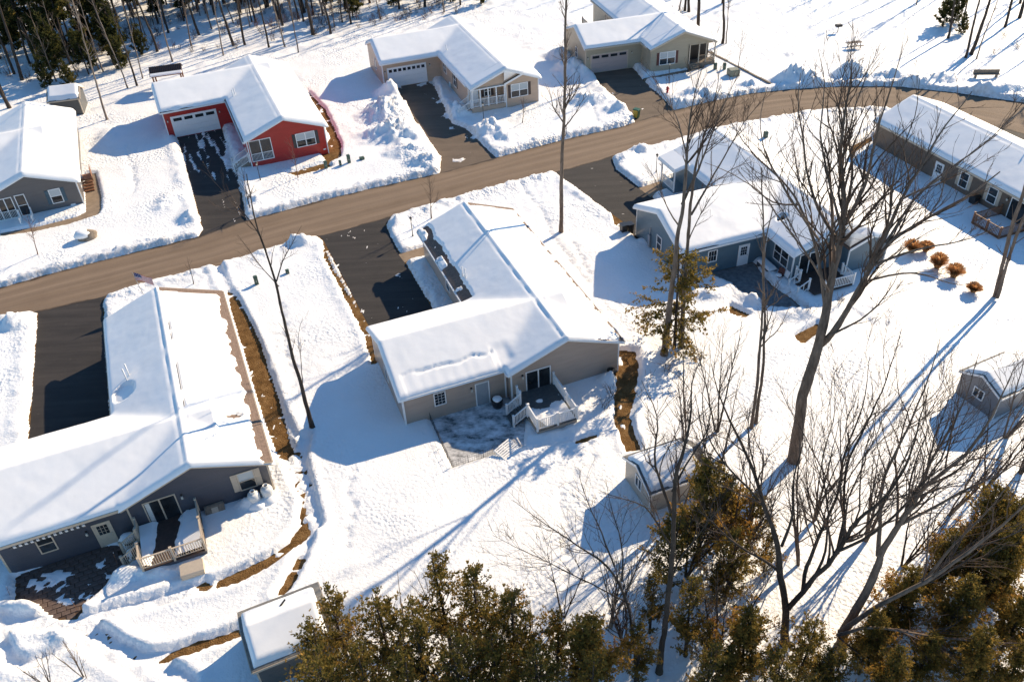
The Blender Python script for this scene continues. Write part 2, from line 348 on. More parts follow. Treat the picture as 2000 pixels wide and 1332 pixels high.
# ------------------------------------------------------------------ site polygons (ground coordinates, metres)
z1 = zoom(0, 0, 2.857); z2 = zoom(650, 0, 2.857); z3 = zoom(1300, 0, 2.857); z4 = zoom(0, 430, 2.857); z5 = zoom(650, 430, 2.857)
z6 = zoom(1300, 430, 2.857); z7 = zoom(0, 866, 2.857); z8 = zoom(650, 866, 2.857); z9 = zoom(1300, 866, 2.857)
road_far = [(-260, 632), (0, 563), (115, 531), (245, 498), (381, 465), (480, 432), (640, 389), (800, 352), (862, 338), (968, 309), (1100, 274), (1220, 247), (1262, 232), (1338, 211), (1405, 195), (1468, 183), (1545, 175), (1650, 169), (1755, 170), (1860, 181), (2000, 201), (2200, 240)]
road_near = [(-260, 690), (0, 628), (45, 617), (206, 579), (322, 544), (420, 521), (577, 472), (640, 458), (760, 426), (900, 386), (1000, 357), (1090, 337), (1200, 306), (1300, 281), (1380, 258), (1468, 239), (1545, 225), (1615, 216), (1702, 213), (1800, 221), (1900, 238), (2000, 262), (2200, 310)]
ROAD = GP(road_far) + GP(road_near)[::-1]

def H2W(h, x, y):
    c, s = math.cos(h[2]), math.sin(h[2]); return (h[0] + c * x - s * y, h[1] + s * x + c * y)
K = (CAM_H - 0.5) / CAM_H
HS = {'main': (3.87, 46.97, math.radians(19.93), 0.0), 'navy': (-19.67, 36.57, math.radians(21.39), 0.0),
      'red': (-23.38 * K, 88.25 * K, math.radians(21.36), 0.5), 'tan': (0.52 * K, 100.81 * K, math.radians(18.33), 0.5),
      'grey': (-47.04, 77.89, math.radians(21.68), 0.0), 'olive': (23.77 * K, 110.47 * K, math.radians(13.0), 0.5),
      'blue': (27.66, 60.0, math.radians(18.0), 0.0), 'brown': (50.8, 64.5, math.radians(20.0), 0.0)}
DRIVES = {
 'main': [H2W(HS['main'], -11.5, 9.0)] + GP([(722, 640), (632, 470), (600, 440), (790, 395), (752, 440), (775, 488)]) + [H2W(HS['main'], -5.95, 14.0), H2W(HS['main'], -5.95, 9.0)],
 'navy': [H2W(HS['navy'], -10.9, 8.4)] + GP([(57, 860), (75, 612), (60, 560), (230, 530), (200, 590), (213, 815)]) + [H2W(HS['navy'], -5.4, 8.4)],
 'red': GP([(345, 262), (371, 350), (397, 448), (380, 480), (490, 470), (479, 422), (465, 350), (432, 250)]),
 'tan': GP([(768, 160), (815, 242), (863, 308), (860, 340), (870, 360), (990, 320), (968, 308), (909, 252), (881, 241), (839, 150)]),
 'olive': GP([(1150, 130), (1175, 168), (1238, 226), (1245, 255), (1340, 225), (1312, 214), (1290, 189), (1259, 161), (1228, 125)]),
 'blue': GP([(1080, 320), (1087, 340), (1227, 441), (1245, 470), (1330, 440), (1276, 388), (1245, 364), (1203, 332), (1196, 315), (1190, 290)]),
 'brown': GP([(1935, 200), (1905, 300), (2060, 330), (2090, 230)])}
q8 = zoom(0, 880, 3.226)
PATIO_NAVY = GP([(105, 800), (750, 560), (800, 740), (560, 940), (480, 1050), (370, 1058), (230, 960), (105, 940)], q8)
hm = HS['main']
PATIO_MAIN = [H2W(hm, -10.2, 1.0), H2W(hm, -10.25, -4.0), H2W(hm, -6.8, -4.0), H2W(hm, -5.2, -4.1), H2W(hm, -4.2, -2.0), H2W(hm, -4.2, 1.0)]
PATIO_BLUE = GP([(600, 760), (930, 680), (1060, 850), (1200, 940), (1290, 1020), (1040, 1000), (860, 900), (780, 830)], zoom(1220, 330, 3.704))
WALK_BLUE = GP([(1248, 368), (1318, 345), (1330, 353), (1270, 386)])
WALK_MAIN = GP([(778, 497), (830, 482), (836, 500), (790, 513)])
WALK_GREY = GP([(690, 755), (780, 745), (825, 930), (820, 1060), (800, 1090), (560, 1165), (330, 1215), (0, 1265), (0, 1235), (330, 1175), (640, 1095), (700, 1060)], zoom(0, 160, 4.164))
WALK_OLIVE = GP([(800, 700), (1100, 640), (1330, 600), (1340, 625), (1100, 672), (815, 725)], zoom(1080, 0, 4.545))
GRASS = [
 GP([(1270, 400), (1320, 420), (1390, 560), (1450, 680), (1500, 850), (1570, 1050), (1600, 1190), (1650, 1331), (1560, 1331), (1490, 1160), (1440, 1000), (1400, 850), (1340, 660), (1290, 500)], z4),
 GP([(1690, 330), (1730, 500), (1640, 590), (1500, 690), (1350, 760), (1215, 805), (1205, 780), (1330, 715), (1480, 645), (1620, 565), (1670, 470)], z7),
 GP([(1560, 842), (1610, 832), (1705, 655), (1660, 640)], z7),
 GP([(880, 1225), (960, 1205), (1130, 1145), (1345, 1070), (1340, 1050), (1100, 1110), (950, 1175)], z7),
 GP([(1090, 800), (1150, 770), (1190, 800), (1120, 830)], z7),
 GP([(600, 178), (636, 215), (668, 285), (665, 310), (640, 322), (626, 300), (645, 270), (620, 220)]),
 GP([(560, 340), (640, 318), (650, 328), (580, 345)]),
 GP([(632, 472), (640, 505), (722, 650), (735, 712), (727, 715), (712, 655), (633, 505)]),
 GP([(1590, 730), (1680, 740), (1700, 800), (1690, 950), (1650, 1100), (1720, 1290), (1640, 1300), (1570, 1120), (1580, 950)], z5),
 GP([(1340, 1240), (1480, 1190), (1480, 1215), (1360, 1255)], z5),
 GP([(1560, 1200), (1650, 1250), (1640, 1300), (1570, 1260)], z2),
 GP([(360, 480), (470, 530), (430, 550), (370, 530)], z6),
 GP([(720, 650), (850, 580), (840, 640), (760, 690)], z6),
 GP([(1040, 820), (1150, 760), (1150, 790), (1060, 850), (1040, 900), (1030, 860)], z3),
]
DIRTY = [GP([(1580, 10), (1650, 40), (1720, 230), (1700, 300), (1620, 150)], z7)]
TRACKS = [  # snow-blower and walking tracks: ground polyline, half width, floor height
 (GP([(400, 1020), (470, 995), (700, 935), (900, 885), (1030, 840), (1200, 800), (1400, 740), (1600, 600), (1700, 470), (1720, 330), (1640, 150)], z7), 0.42, 0.07),
 (GP([(430, 1015), (560, 1070), (680, 1150), (800, 1195), (950, 1190), (1150, 1130), (1345, 1055)], z7), 0.36, 0.07),
 (GP([(0, 990), (100, 1010), (300, 1015), (430, 1015)], z7), 0.50, 0.09),
 (GP([(5, 1000), (20, 1130), (60, 1215), (150, 1255), (300, 1200), (390, 1150)], z7), 0.35, 0.10),
 (GP([(430, 1015), (560, 1130), (760, 1250), (900, 1331)], z7), 0.7, 0.12),
 (GP([(890, 1240), (1000, 1300), (1060, 1345)], z7), 0.35, 0.08),
 (GP([(1570, 840), (1640, 740), (1720, 560), (1730, 480)], z7), 0.3, 0.06),
 (GP([(1220, 262), (1260, 370), (1330, 480), (1420, 680), (1500, 860), (1560, 1060), (1640, 1220)], z4), 0.30, 0.12),
 (GP([(600, 860), (590, 900), (605, 960), (622, 1030)]), 0.3, 0.08),
 (GP([(1060, 1270), (1260, 1240), (1420, 1190), (1560, 1160), (1640, 1130)], z5), 0.30, 0.15),
 (GP([(1240, 690), (1245, 760), (1225, 830), (1230, 875)]), 0.25, 0.10),
]
FEET = [  # lines of footprints
 GP([(1160, 900), (1095, 955), (1100, 1000), (1108, 1050), (1110, 1110), (1105, 1160)]),
 GP([(1200, 1130), (1290, 1180), (1310, 1210), (1420, 1270)], z5)[::-1],
 GP([(1120, 480), (1140, 520), (1160, 545)]), GP([(548, 600), (560, 690), (575, 740)]),
 GP([(690, 930), (683, 960), (690, 1000), (684, 1040), (680, 1090)]), GP([(1010, 360), (1060, 420), (1080, 470), (1150, 560)]),
 GP([(900, 130), (910, 160)]), GP([(1600, 560), (1660, 610), (1700, 640), (1760, 640)]), GP([(1720, 420), (1760, 440), (1810, 460)]),
 GP([(740, 930), (760, 1040), (740, 1100)], z1), GP([(245, 290), (255, 330), (262, 370)]), GP([(1395, 470), (1480, 690), (1560, 880)], z2)]
PILES = [  # px, py, radius x, radius y (m), height
 (758, 225, 3.2, 3.6, 1.6), (785, 265, 2.6, 3.0, 1.2), (742, 270, 2.6, 2.2, 0.7), (835, 322, 2.4, 1.6, 0.8), (800, 300, 2.5, 2.0, 0.7), (762, 185, 2.0, 1.6, 1.1),
 (955, 258, 2.4, 1.6, 1.0), (985, 272, 2.0, 1.3, 0.8), (860, 185, 1.2, 1.9, 0.7), (893, 222, 2.1, 1.7, 0.8), (1118, 140, 2.4, 2.6, 1.2), (1090, 115, 2.0, 1.6, 1.1),
 (1150, 200, 2.6, 1.7, 0.9), (1205, 218, 1.8, 1.2, 0.5), (1360, 190, 3.0, 1.2, 0.8), (1320, 205, 2.0, 1.0, 0.6), (1545, 160, 2.3, 1.5, 1.6), (1590, 162, 2.0, 1.2, 1.0), (1660, 152, 2.6, 1.3, 1.3), (1740, 155, 3.5, 1.2, 0.9), (1820, 162, 4.5, 1.2, 0.9), (1950, 182, 6.0, 1.2, 0.9),
 (375, 430, 1.6, 1.2, 0.6), (330, 400, 1.6, 2.4, 0.4), (505, 400, 1.6, 1.0, 0.5), (585, 478, 1.3, 0.8, 0.5), (30, 640, 1.6, 1.2, 0.6), (775, 440, 1.0, 0.7, 0.5), (1250, 300, 1.2, 0.7, 0.7), (1225, 315, 0.9, 0.8, 0.4),
 (490, 990, 0.9, 0.5, 0.5), (235, 1128, 1.6, 0.7, 0.5), (310, 1125, 1.2, 0.6, 0.35), (1190, 745, 0.8, 0.7, 0.6), (1215, 760, 0.6, 0.6, 0.5), (1490, 590, 1.8, 1.0, 0.5), (1380, 580, 1.7, 0.9, 0.45), (1560, 620, 1.8, 0.9, 0.45), (70, 1185, 1.4, 0.5, 0.35),
 (1545, 110, 1.5, 1.0, 0.3), (1465, 170, 1.6, 0.8, 0.6), (215, 270, 1.6, 3.0, 0.4), (1230, 430, 1.5, 1.5, 0.2)]

def local(h, x, y): c, q = math.cos(h[2]), math.sin(h[2]); return (x - h[0]) * c + (y - h[1]) * q, -(x - h[0]) * q + (y - h[1]) * c
def seg_dist(x, y, pts, closed=True):
    n = len(pts); d2 = np.full(x.shape, 1e18)
    for i in range(n if closed else n - 1):
        ax, ay = pts[i]; bx, by = pts[(i + 1) % n]; dx, dy = bx - ax, by - ay; l = dx * dx + dy * dy + 1e-9
        t = np.clip(((x - ax) * dx + (y - ay) * dy) / l, 0, 1); d2 = np.minimum(d2, (x - ax - t * dx) ** 2 + (y - ay - t * dy) ** 2)
    return np.sqrt(d2)
def inside(x, y, pts):
    c = np.zeros(x.shape, bool); n = len(pts)
    for i in range(n):
        ax, ay = pts[i]; bx, by = pts[(i + 1) % n]
        if ay == by: continue
        c ^= ((ay > y) != (by > y)) & (x < (bx - ax) * (y - ay) / (by - ay) + ax)
    return c
def sdf(x, y, pts, margin):     # signed distance, only near the polygon; far away = margin
    a = np.array(pts); out = np.full(x.shape, float(margin))
    m = (x > a[:, 0].min() - margin) & (x < a[:, 0].max() + margin) & (y > a[:, 1].min() - margin) & (y < a[:, 1].max() + margin)
    if m.any():
        xx, yy = x[m], y[m]; d = seg_dist(xx, yy, pts); out[m] = np.where(inside(xx, yy, pts), -d, np.minimum(d, margin))
    return out

# ------------------------------------------------------------------ ground sheets
MB().quad((-900, -300, 0), (900, -300, 0), (900, 1500, 0), (-900, 1500, 0)).build('ground', M['grass']); tag(bpy.data.objects['ground'], kind='structure')
def sheet(name, pts, z, m, kind='structure'):
    o = MB().quad(*[(p[0], p[1], z) for p in pts]).build(name, m); return tag(o, kind=kind)
def resample(pts, n):
    a = np.array(pts); c = np.concatenate([[0], np.cumsum(np.linalg.norm(np.diff(a, axis=0), axis=1))]); t = np.linspace(0, c[-1], n); return np.stack([np.interp(t, c, a[:, 0]), np.interp(t, c, a[:, 1])], 1), t
ra, rt = resample(GP(road_near), 160); rb, _ = resample(GP(road_far), 160); nv = 13
rv = np.linspace(0, 1, nv); RP = ra[:, None] * (1 - rv)[None, :, None] + rb[:, None] * rv[None, :, None]
ro_ = np_mesh('road', np.concatenate([RP.reshape(-1, 2), np.full((160 * nv, 1), 0.012)], 1), grid_faces(160, nv)[:, ::-1], M['road']); tag(ro_, kind='structure')
for nm, val in (('along', np.repeat(rt, nv)), ('across', np.tile(rv, 160))): ro_.data.attributes.new(nm, 'FLOAT', 'POINT').data.foreach_set('value', val.astype(np.float32))
for k, p in DRIVES.items():
    sheet('driveway', p, 0.008 if k != 'brown' else 0.006, M['asphalt_tan'] if k in ('olive', 'tan') else M['asphalt'])
for p in (WALK_BLUE, WALK_MAIN, WALK_GREY, WALK_OLIVE): sheet('walkway', p, 0.016, M['concrete'])
sheet('patio', PATIO_MAIN, 0.02, M['dusted']); sheet('patio', PATIO_BLUE, 0.02, M['slab']); sheet('patio', PATIO_NAVY, 0.004, M['soil'])

# ------------------------------------------------------------------ snow cover on the ground: one height field
def spaced(a, b, f):
    out = [a]
    while out[-1] < b: out.append(out[-1] + f(out[-1]))
    return np.array(out)
SX = spaced(-420, 420, lambda x: 0.19 if -46 <= x < 50 else (0.33 if -92 <= x < 84 else (min(12.0, max(0.33, -92 - x)) if x < -92 else 12.0)))
SY = spaced(-30, 700, lambda y: min(12.0, max(0.19, 21 - y)) if y < 21 else 0.19 if y < 76 else (0.26 if 76 <= y < 112 else (0.45 if 112 <= y < 165 else 12.0)))
gx, gy = np.meshgrid(SX, SY); shp = gx.shape; X = gx.ravel(); Y = gy.ravel()
wob = fbm(X * 0.9, Y * 0.9, 3, 4) * 0.55 + fbm(X * 3.1, Y * 3.1, 9, 3) * 0.28
sn = 0.30 + fbm(X * 0.07, Y * 0.07, 1, 3) * 0.26 + fbm(X * 0.30, Y * 0.30, 2, 4) * 0.17
pock = sstep(0.02, 0.22, fbm(X * 0.11, Y * 0.11, 31, 3))
sn = sn + (0.04 + pock) * fbm(X * 2.3, Y * 2.3, 33, 3) * 0.15
wood = sstep(0, 10, seg_dist(X, Y, [(-200, 118), (-48, 112), (-20, 122), (20, 140), (60, 150), (200, 140)], False) * np.where(Y > 118 + 0 * X, 1, -1) + 4)
sn = sn + wood * fbm(X * 0.6, Y * 0.6, 41, 4) * 0.35
lump = np.abs(fbm(X * 0.8, Y * 0.8, 51, 4)) * 2.2 + np.abs(fbm(X * 2.0, Y * 2.0, 57, 3)) * 1.8
rows = {'road': (ROAD, 0.42, 0.55, 0.55)}
dirt = np.zeros_like(X)
def cut(poly, e, bank=0.0, bw=0.6, b0=0.7, wamp=1.0, floor=-0.10):
    global sn, dirt
    s = sdf(X, Y, poly, 6.0) + wob * 0.45 * wamp
    if bank:
        sn = sn + bank * np.exp(-((s - b0) / bw) ** 2) * (0.45 + 1.1 * lump)
        dirt = np.maximum(dirt, 0.75 * (1 - sstep(0.0, 0.8, s)))
    k = sstep(-0.02, e, s); sn = np.where(s < 6.0, floor + (sn - floor) * k, sn)
for px, py, rx, ry, h in PILES:
    c = G(px, py); d = np.sqrt(((X - c[0]) / rx) ** 2 + ((Y - c[1]) / ry) ** 2)
    d = d + fbm(X * 0.7, Y * 0.7, 77, 3) * 0.5
    sn = sn + h * sstep(1.3, 0.0, d) * (0.75 + 0.80 * lump)
su = sdf(X, Y, ROAD, 6.0); hb = np.full_like(X, 0.30)
for k, p in DRIVES.items():
    d_ = sdf(X, Y, p, 6.0); hb = np.where(d_ < su, 0.14 if k in ('main', 'navy', 'blue') else 0.20, hb); su = np.minimum(su, d_)
s = su + wob * 0.45
sn = sn + hb * np.exp(-((s - 0.8) / 0.7) ** 2) * (0.45 + 1.1 * lump); dirt = np.maximum(dirt, 0.75 * (1 - sstep(0.0, 0.8, s)))
sn = np.where(s < 6.0, -0.10 + (sn + 0.10) * sstep(-0.02, 0.34, s), sn)
for p in (WALK_BLUE, WALK_GREY, WALK_OLIVE, WALK_MAIN): cut(p, 0.18, wamp=0.35)
cut(PATIO_NAVY, 0.35, wamp=0.5); cut(PATIO_BLUE, 0.4, 0.12, 0.5, 0.6)
s = sdf(X, Y, PATIO_MAIN, 3.0); k = sstep(-0.1, 0.35, s + wob * 0.1)
sn = np.where(s < 3, (-0.05 + 0 * X) * (1 - k) + sn * k, sn)
for i, p in enumerate(GRASS): cut(p, 0.22, wamp=1.0 if i else 0.6)
s = sdf(X, Y, DIRTY[0], 2.0); sn = np.where(s < 0.3, np.minimum(sn, 0.05 + fbm(X * 1.7, Y * 1.7, 91, 4) * 0.45), sn)
f_ = fbm(X * 1.5, Y * 1.5, 121, 5)
for p in GRASS: sn = np.where((sdf(X, Y, p, 1.0) < 0.15) & (f_ > 0.21), np.maximum(sn, 0.02 + 0.5 * (f_ - 0.21)), sn)      # remnants on the thawed grass
f_ = fbm(X * 0.9, Y * 1.2, 127, 5); sn = np.where((sdf(X, Y, PATIO_NAVY, 1.0) < 0.0) & (f_ > 0.11), np.maximum(sn, 0.052 + 0.3 * (f_ - 0.11)), sn)
for pl, hw, fl in TRACKS:
    a = np.array(pl); m = (X > a[:, 0].min() - 2) & (X < a[:, 0].max() + 2) & (Y > a[:, 1].min() - 2) & (Y < a[:, 1].max() + 2)
    d = seg_dist(X[m], Y[m], pl, False) + wob[m] * 0.10; k = sstep(hw - 0.03, hw + 0.16, d)
    f = fl + fbm(X[m] * 1.3, Y[m] * 1.3, 95, 4) * 0.24; cur = sn[m]; lip = 0.10 * np.exp(-((d - hw - 0.4) / 0.3) ** 2)
    sn[m] = np.where(cur > f, f * (1 - k) + (cur + lip) * k, cur)
rf = random.Random(5)
for pl in FEET:
    for (ax, ay), (bx, by) in zip(pl[:-1], pl[1:]):
        n = max(1, int(math.hypot(bx - ax, by - ay) / 0.55))
        for i in range(n):
            t = i / n; cx = ax + (bx - ax) * t + rf.uniform(-0.16, 0.16); cy = ay + (by - ay) * t + rf.uniform(-0.16, 0.16)
            ix = np.searchsorted(SX, cx); iy = np.searchsorted(SY, cy)
            for jy in range(max(0, iy - 3), min(len(SY), iy + 4)):
                for jx in range(max(0, ix - 3), min(len(SX), ix + 4)):
                    q = jy * len(SX) + jx; r2 = (SX[jx] - cx) ** 2 + (SY[jy] - cy) ** 2
                    if sn[q] > 0.12: sn[q] -= 0.16 * math.exp(-r2 / 0.045)
for key, fx_, fy_, thr, sd_ in (('red', 2.4, 0.30, -0.02, 3), ('tan', 0.9, 0.6, 0.17, 4), ('blue', 1.5, 0.8, 0.27, 6), ('main', 1.4, 1.0, 0.27, 7), ('olive', 1.2, 0.8, 0.26, 8)):
    lx_, ly_ = local(HS[key], X, Y); d_ = sdf(X, Y, DRIVES[key], 2.0); f_ = fbm(lx_ * fx_, ly_ * fy_, sd_, 5)
    if key == 'red': f_ = f_ - 0.16 * sstep(-8.0, -9.6, lx_) - 0.2 * sstep(3.0, -3.0, ly_)
    sn = np.where((d_ < 0.1) & (su < 0.1) & (sdf(X, Y, ROAD, 2.0) > 0.3) & (f_ > thr), np.maximum(sn, 0.02 + 0.25 * (f_ - thr)), sn)
# snow that slid off roofs and thawed strips hugging walls are kept low so that wall feet show
SN2 = sn.reshape(shp)
def snow_z(x, y):
    ix = min(max(np.searchsorted(SX, x) - 1, 0), len(SX) - 2); iy = min(max(np.searchsorted(SY, y) - 1, 0), len(SY) - 2)
    return float(max(0.0, SN2[iy, ix]))
so_ = np_mesh('snow', np.stack([X, Y, sn], 1), grid_faces(*shp), M['snow']); tag(so_, kind='structure')
at = so_.data.attributes.new('dirt', 'FLOAT', 'POINT'); at.data.foreach_set('value', dirt.astype(np.float32))

# ------------------------------------------------------------------ houses
EAVE, SLOPE, OH = 2.9, 0.3824, 0.30
def on_wall(mb, face, plane, a0, a1, z0, z1, t0, t1):
    """box on a wall: a runs along the wall, t0..t1 metres outwards from the plane"""
    if face == '-y': mb.box(a0, a1, plane - t1, plane - t0, z0, z1)
    elif face == '+y': mb.box(a0, a1, plane + t0, plane + t1, z0, z1)
    elif face == '-x': mb.box(plane - t1, plane - t0, a0, a1, z0, z1)
    else: mb.box(plane + t0, plane + t1, a0, a1, z0, z1)
    return mb
def window(par, face, plane, a0, a1, z0, z1, lights=1, trim='white', grid=None, pane='glass', shut=None, sash=True, name='window'):
    """frame mesh with its panes as children; lights = side by side units; grid=(cols, rows) muntins"""
    f = MB(); w = 0.075; on_wall(f, face, plane, a0 - w, a0, z0 - w, z1 + w, 0.0, 0.05); on_wall(f, face, plane, a1, a1 + w, z0 - w, z1 + w, 0.0, 0.05)
    on_wall(f, face, plane, a0, a1, z1, z1 + w, 0.0, 0.05); on_wall(f, face, plane, a0, a1, z0 - w, z0, 0.0, 0.06)
    u = (a1 - a0) / lights
    for i in range(1, lights): on_wall(f, face, plane, a0 + u * i - 0.045, a0 + u * i + 0.045, z0, z1, 0.0, 0.045)
    if sash and not grid: on_wall(f, face, plane, a0, a1, (z0 + z1) / 2 - 0.03, (z0 + z1) / 2 + 0.03, 0.0, 0.04)
    if grid:
        for i in range(1, grid[0]): on_wall(f, face, plane, a0 + (a1 - a0) * i / grid[0] - 0.009, a0 + (a1 - a0) * i / grid[0] + 0.009, z0, z1, 0.0, 0.035)
        for j in range(1, grid[1]): on_wall(f, face, plane, a0, a1, z0 + (z1 - z0) * j / grid[1] - 0.009, z0 + (z1 - z0) * j / grid[1] + 0.009, 0.0, 0.034)
    o = f.build(name, M[trim], par)
    rows = 2 if (sash and not grid) else 1
    for i in range(lights):
        for j in range(rows):
            z0_ = z0 + (z1 - z0) / rows * j; z1_ = z0 + (z1 - z0) / rows * (j + 1)
            on_wall(MB(), face, plane, a0 + u * i, a0 + u * (i + 1), z0_, z1_, 0.002, 0.02).build('pane', M[pane if (j == rows - 1 or pane == 'glass') else 'glass'], o)
    if shut:
        for s0, s1 in ((a0 - w - 0.36, a0 - w - 0.01), (a1 + w + 0.01, a1 + w + 0.36)):
            sh = on_wall(MB(), face, plane, s0, s1, z0 - 0.05, z1 + 0.05, 0.0, 0.035)
            for zz in (z0 + 0.02, (z0 + z1) / 2 + 0.03): on_wall(sh, face, plane, s0 + 0.05, s1 - 0.05, zz, zz + (z1 - z0) / 2 - 0.08, 0.035, 0.045)
            sh.build('shutter', M[shut], par)
    return o
def slider(par, face, plane, a0, a1, z0, z1, trim='white', curtain=False):
    o = window(par, face, plane, a0, a1, z0, z1, 2, trim, sash=False, name='sliding_door')
    if curtain: on_wall(MB(), face, plane, a0 + 0.04, a0 + 0.30, z0 + 0.05, z1 - 0.05, 0.021, 0.026).build('curtain', M['curtain'], o)
    return o
def door(par, face, plane, a0, a1, z0, z1, trim='white', mat='door_white', lites=None):
    f = MB(); w = 0.08
    on_wall(f, face, plane, a0 - w, a0, z0, z1 + w, 0, 0.05); on_wall(f, face, plane, a1, a1 + w, z0, z1 + w, 0, 0.05); on_wall(f, face, plane, a0, a1, z1, z1 + w, 0, 0.05)
    o = f.build('door', M[trim], par)
    leaf = on_wall(MB(), face, plane, a0, a1, z0, z1, 0.0, 0.025)
    mid = (a0 + a1) / 2
    for s0, s1 in ((a0 + 0.1, mid - 0.05), (mid + 0.05, a1 - 0.1)): on_wall(leaf, face, plane, s0, s1, z0 + 0.15, z0 + 0.8, 0.025, 0.035)
    leaf.build('door_leaf', M[mat], o)
    if lites:
        c, r = lites; aa0, aa1, zz0, zz1 = a0 + 0.14, a1 - 0.14, z0 + 1.0, z1 - 0.14
        for i in range(c):
            for j in range(r):
                on_wall(MB(), face, plane, aa0 + (aa1 - aa0) * i / c + 0.015, aa0 + (aa1 - aa0) * (i + 1) / c - 0.015, zz0 + (zz1 - zz0) * j / r + 0.015, zz0 + (zz1 - zz0) * (j + 1) / r - 0.015, 0.025, 0.032).build('pane', M['glass'], o)
    on_wall(MB(), face, plane, a1 - 0.1, a1 - 0.05, z0 + 0.95, z0 + 1.0, 0.025, 0.09).build('handle', M['steel'], o)
    return o
def garage_door(par, face, plane, a0, a1, z0, z1, panes, mat='door_white', trim='white'):
    f = MB(); w = 0.13
    on_wall(f, face, plane, a0 - w, a0, z0, z1 + w, 0, 0.06); on_wall(f, face, plane, a1, a1 + w, z0, z1 + w, 0, 0.06); on_wall(f, face, plane, a0, a1, z1, z1 + w, 0, 0.06)
    o = f.build('garage_door', M[trim], par); h = (z1 - z0) / 4
    for j in range(4): on_wall(MB(), face, plane, a0, a1, z0 + h * j + 0.006, z0 + h * (j + 1) - 0.006, 0.0, 0.03).build('door_panel', M[mat], o)
    g = (a1 - a0) / panes
    for i in range(panes):
        m_ = 0.12 * g if panes < 6 else 0.16 * g
        on_wall(MB(), face, plane, a0 + g * i + m_, a0 + g * (i + 1) - m_, z1 - h + 0.12, z1 - 0.11, 0.03, 0.04).build('pane', M['glass'], o)
    return o
def wall_light(par, face, plane, a, z):
    m_ = on_wall(MB(), face, plane, a - 0.06, a + 0.06, z - 0.02, z + 0.14, 0.0, 0.03); on_wall(m_, face, plane, a - 0.02, a + 0.02, z + 0.05, z + 0.08, 0.03, 0.12)
    o = m_.build('wall_light', M['iron'], par)
    on_wall(MB(), face, plane, a - 0.06, a + 0.06, z - 0.14, z + 0.05, 0.08, 0.2).build('lamp_shade', M['lamp_glass'], o); return o

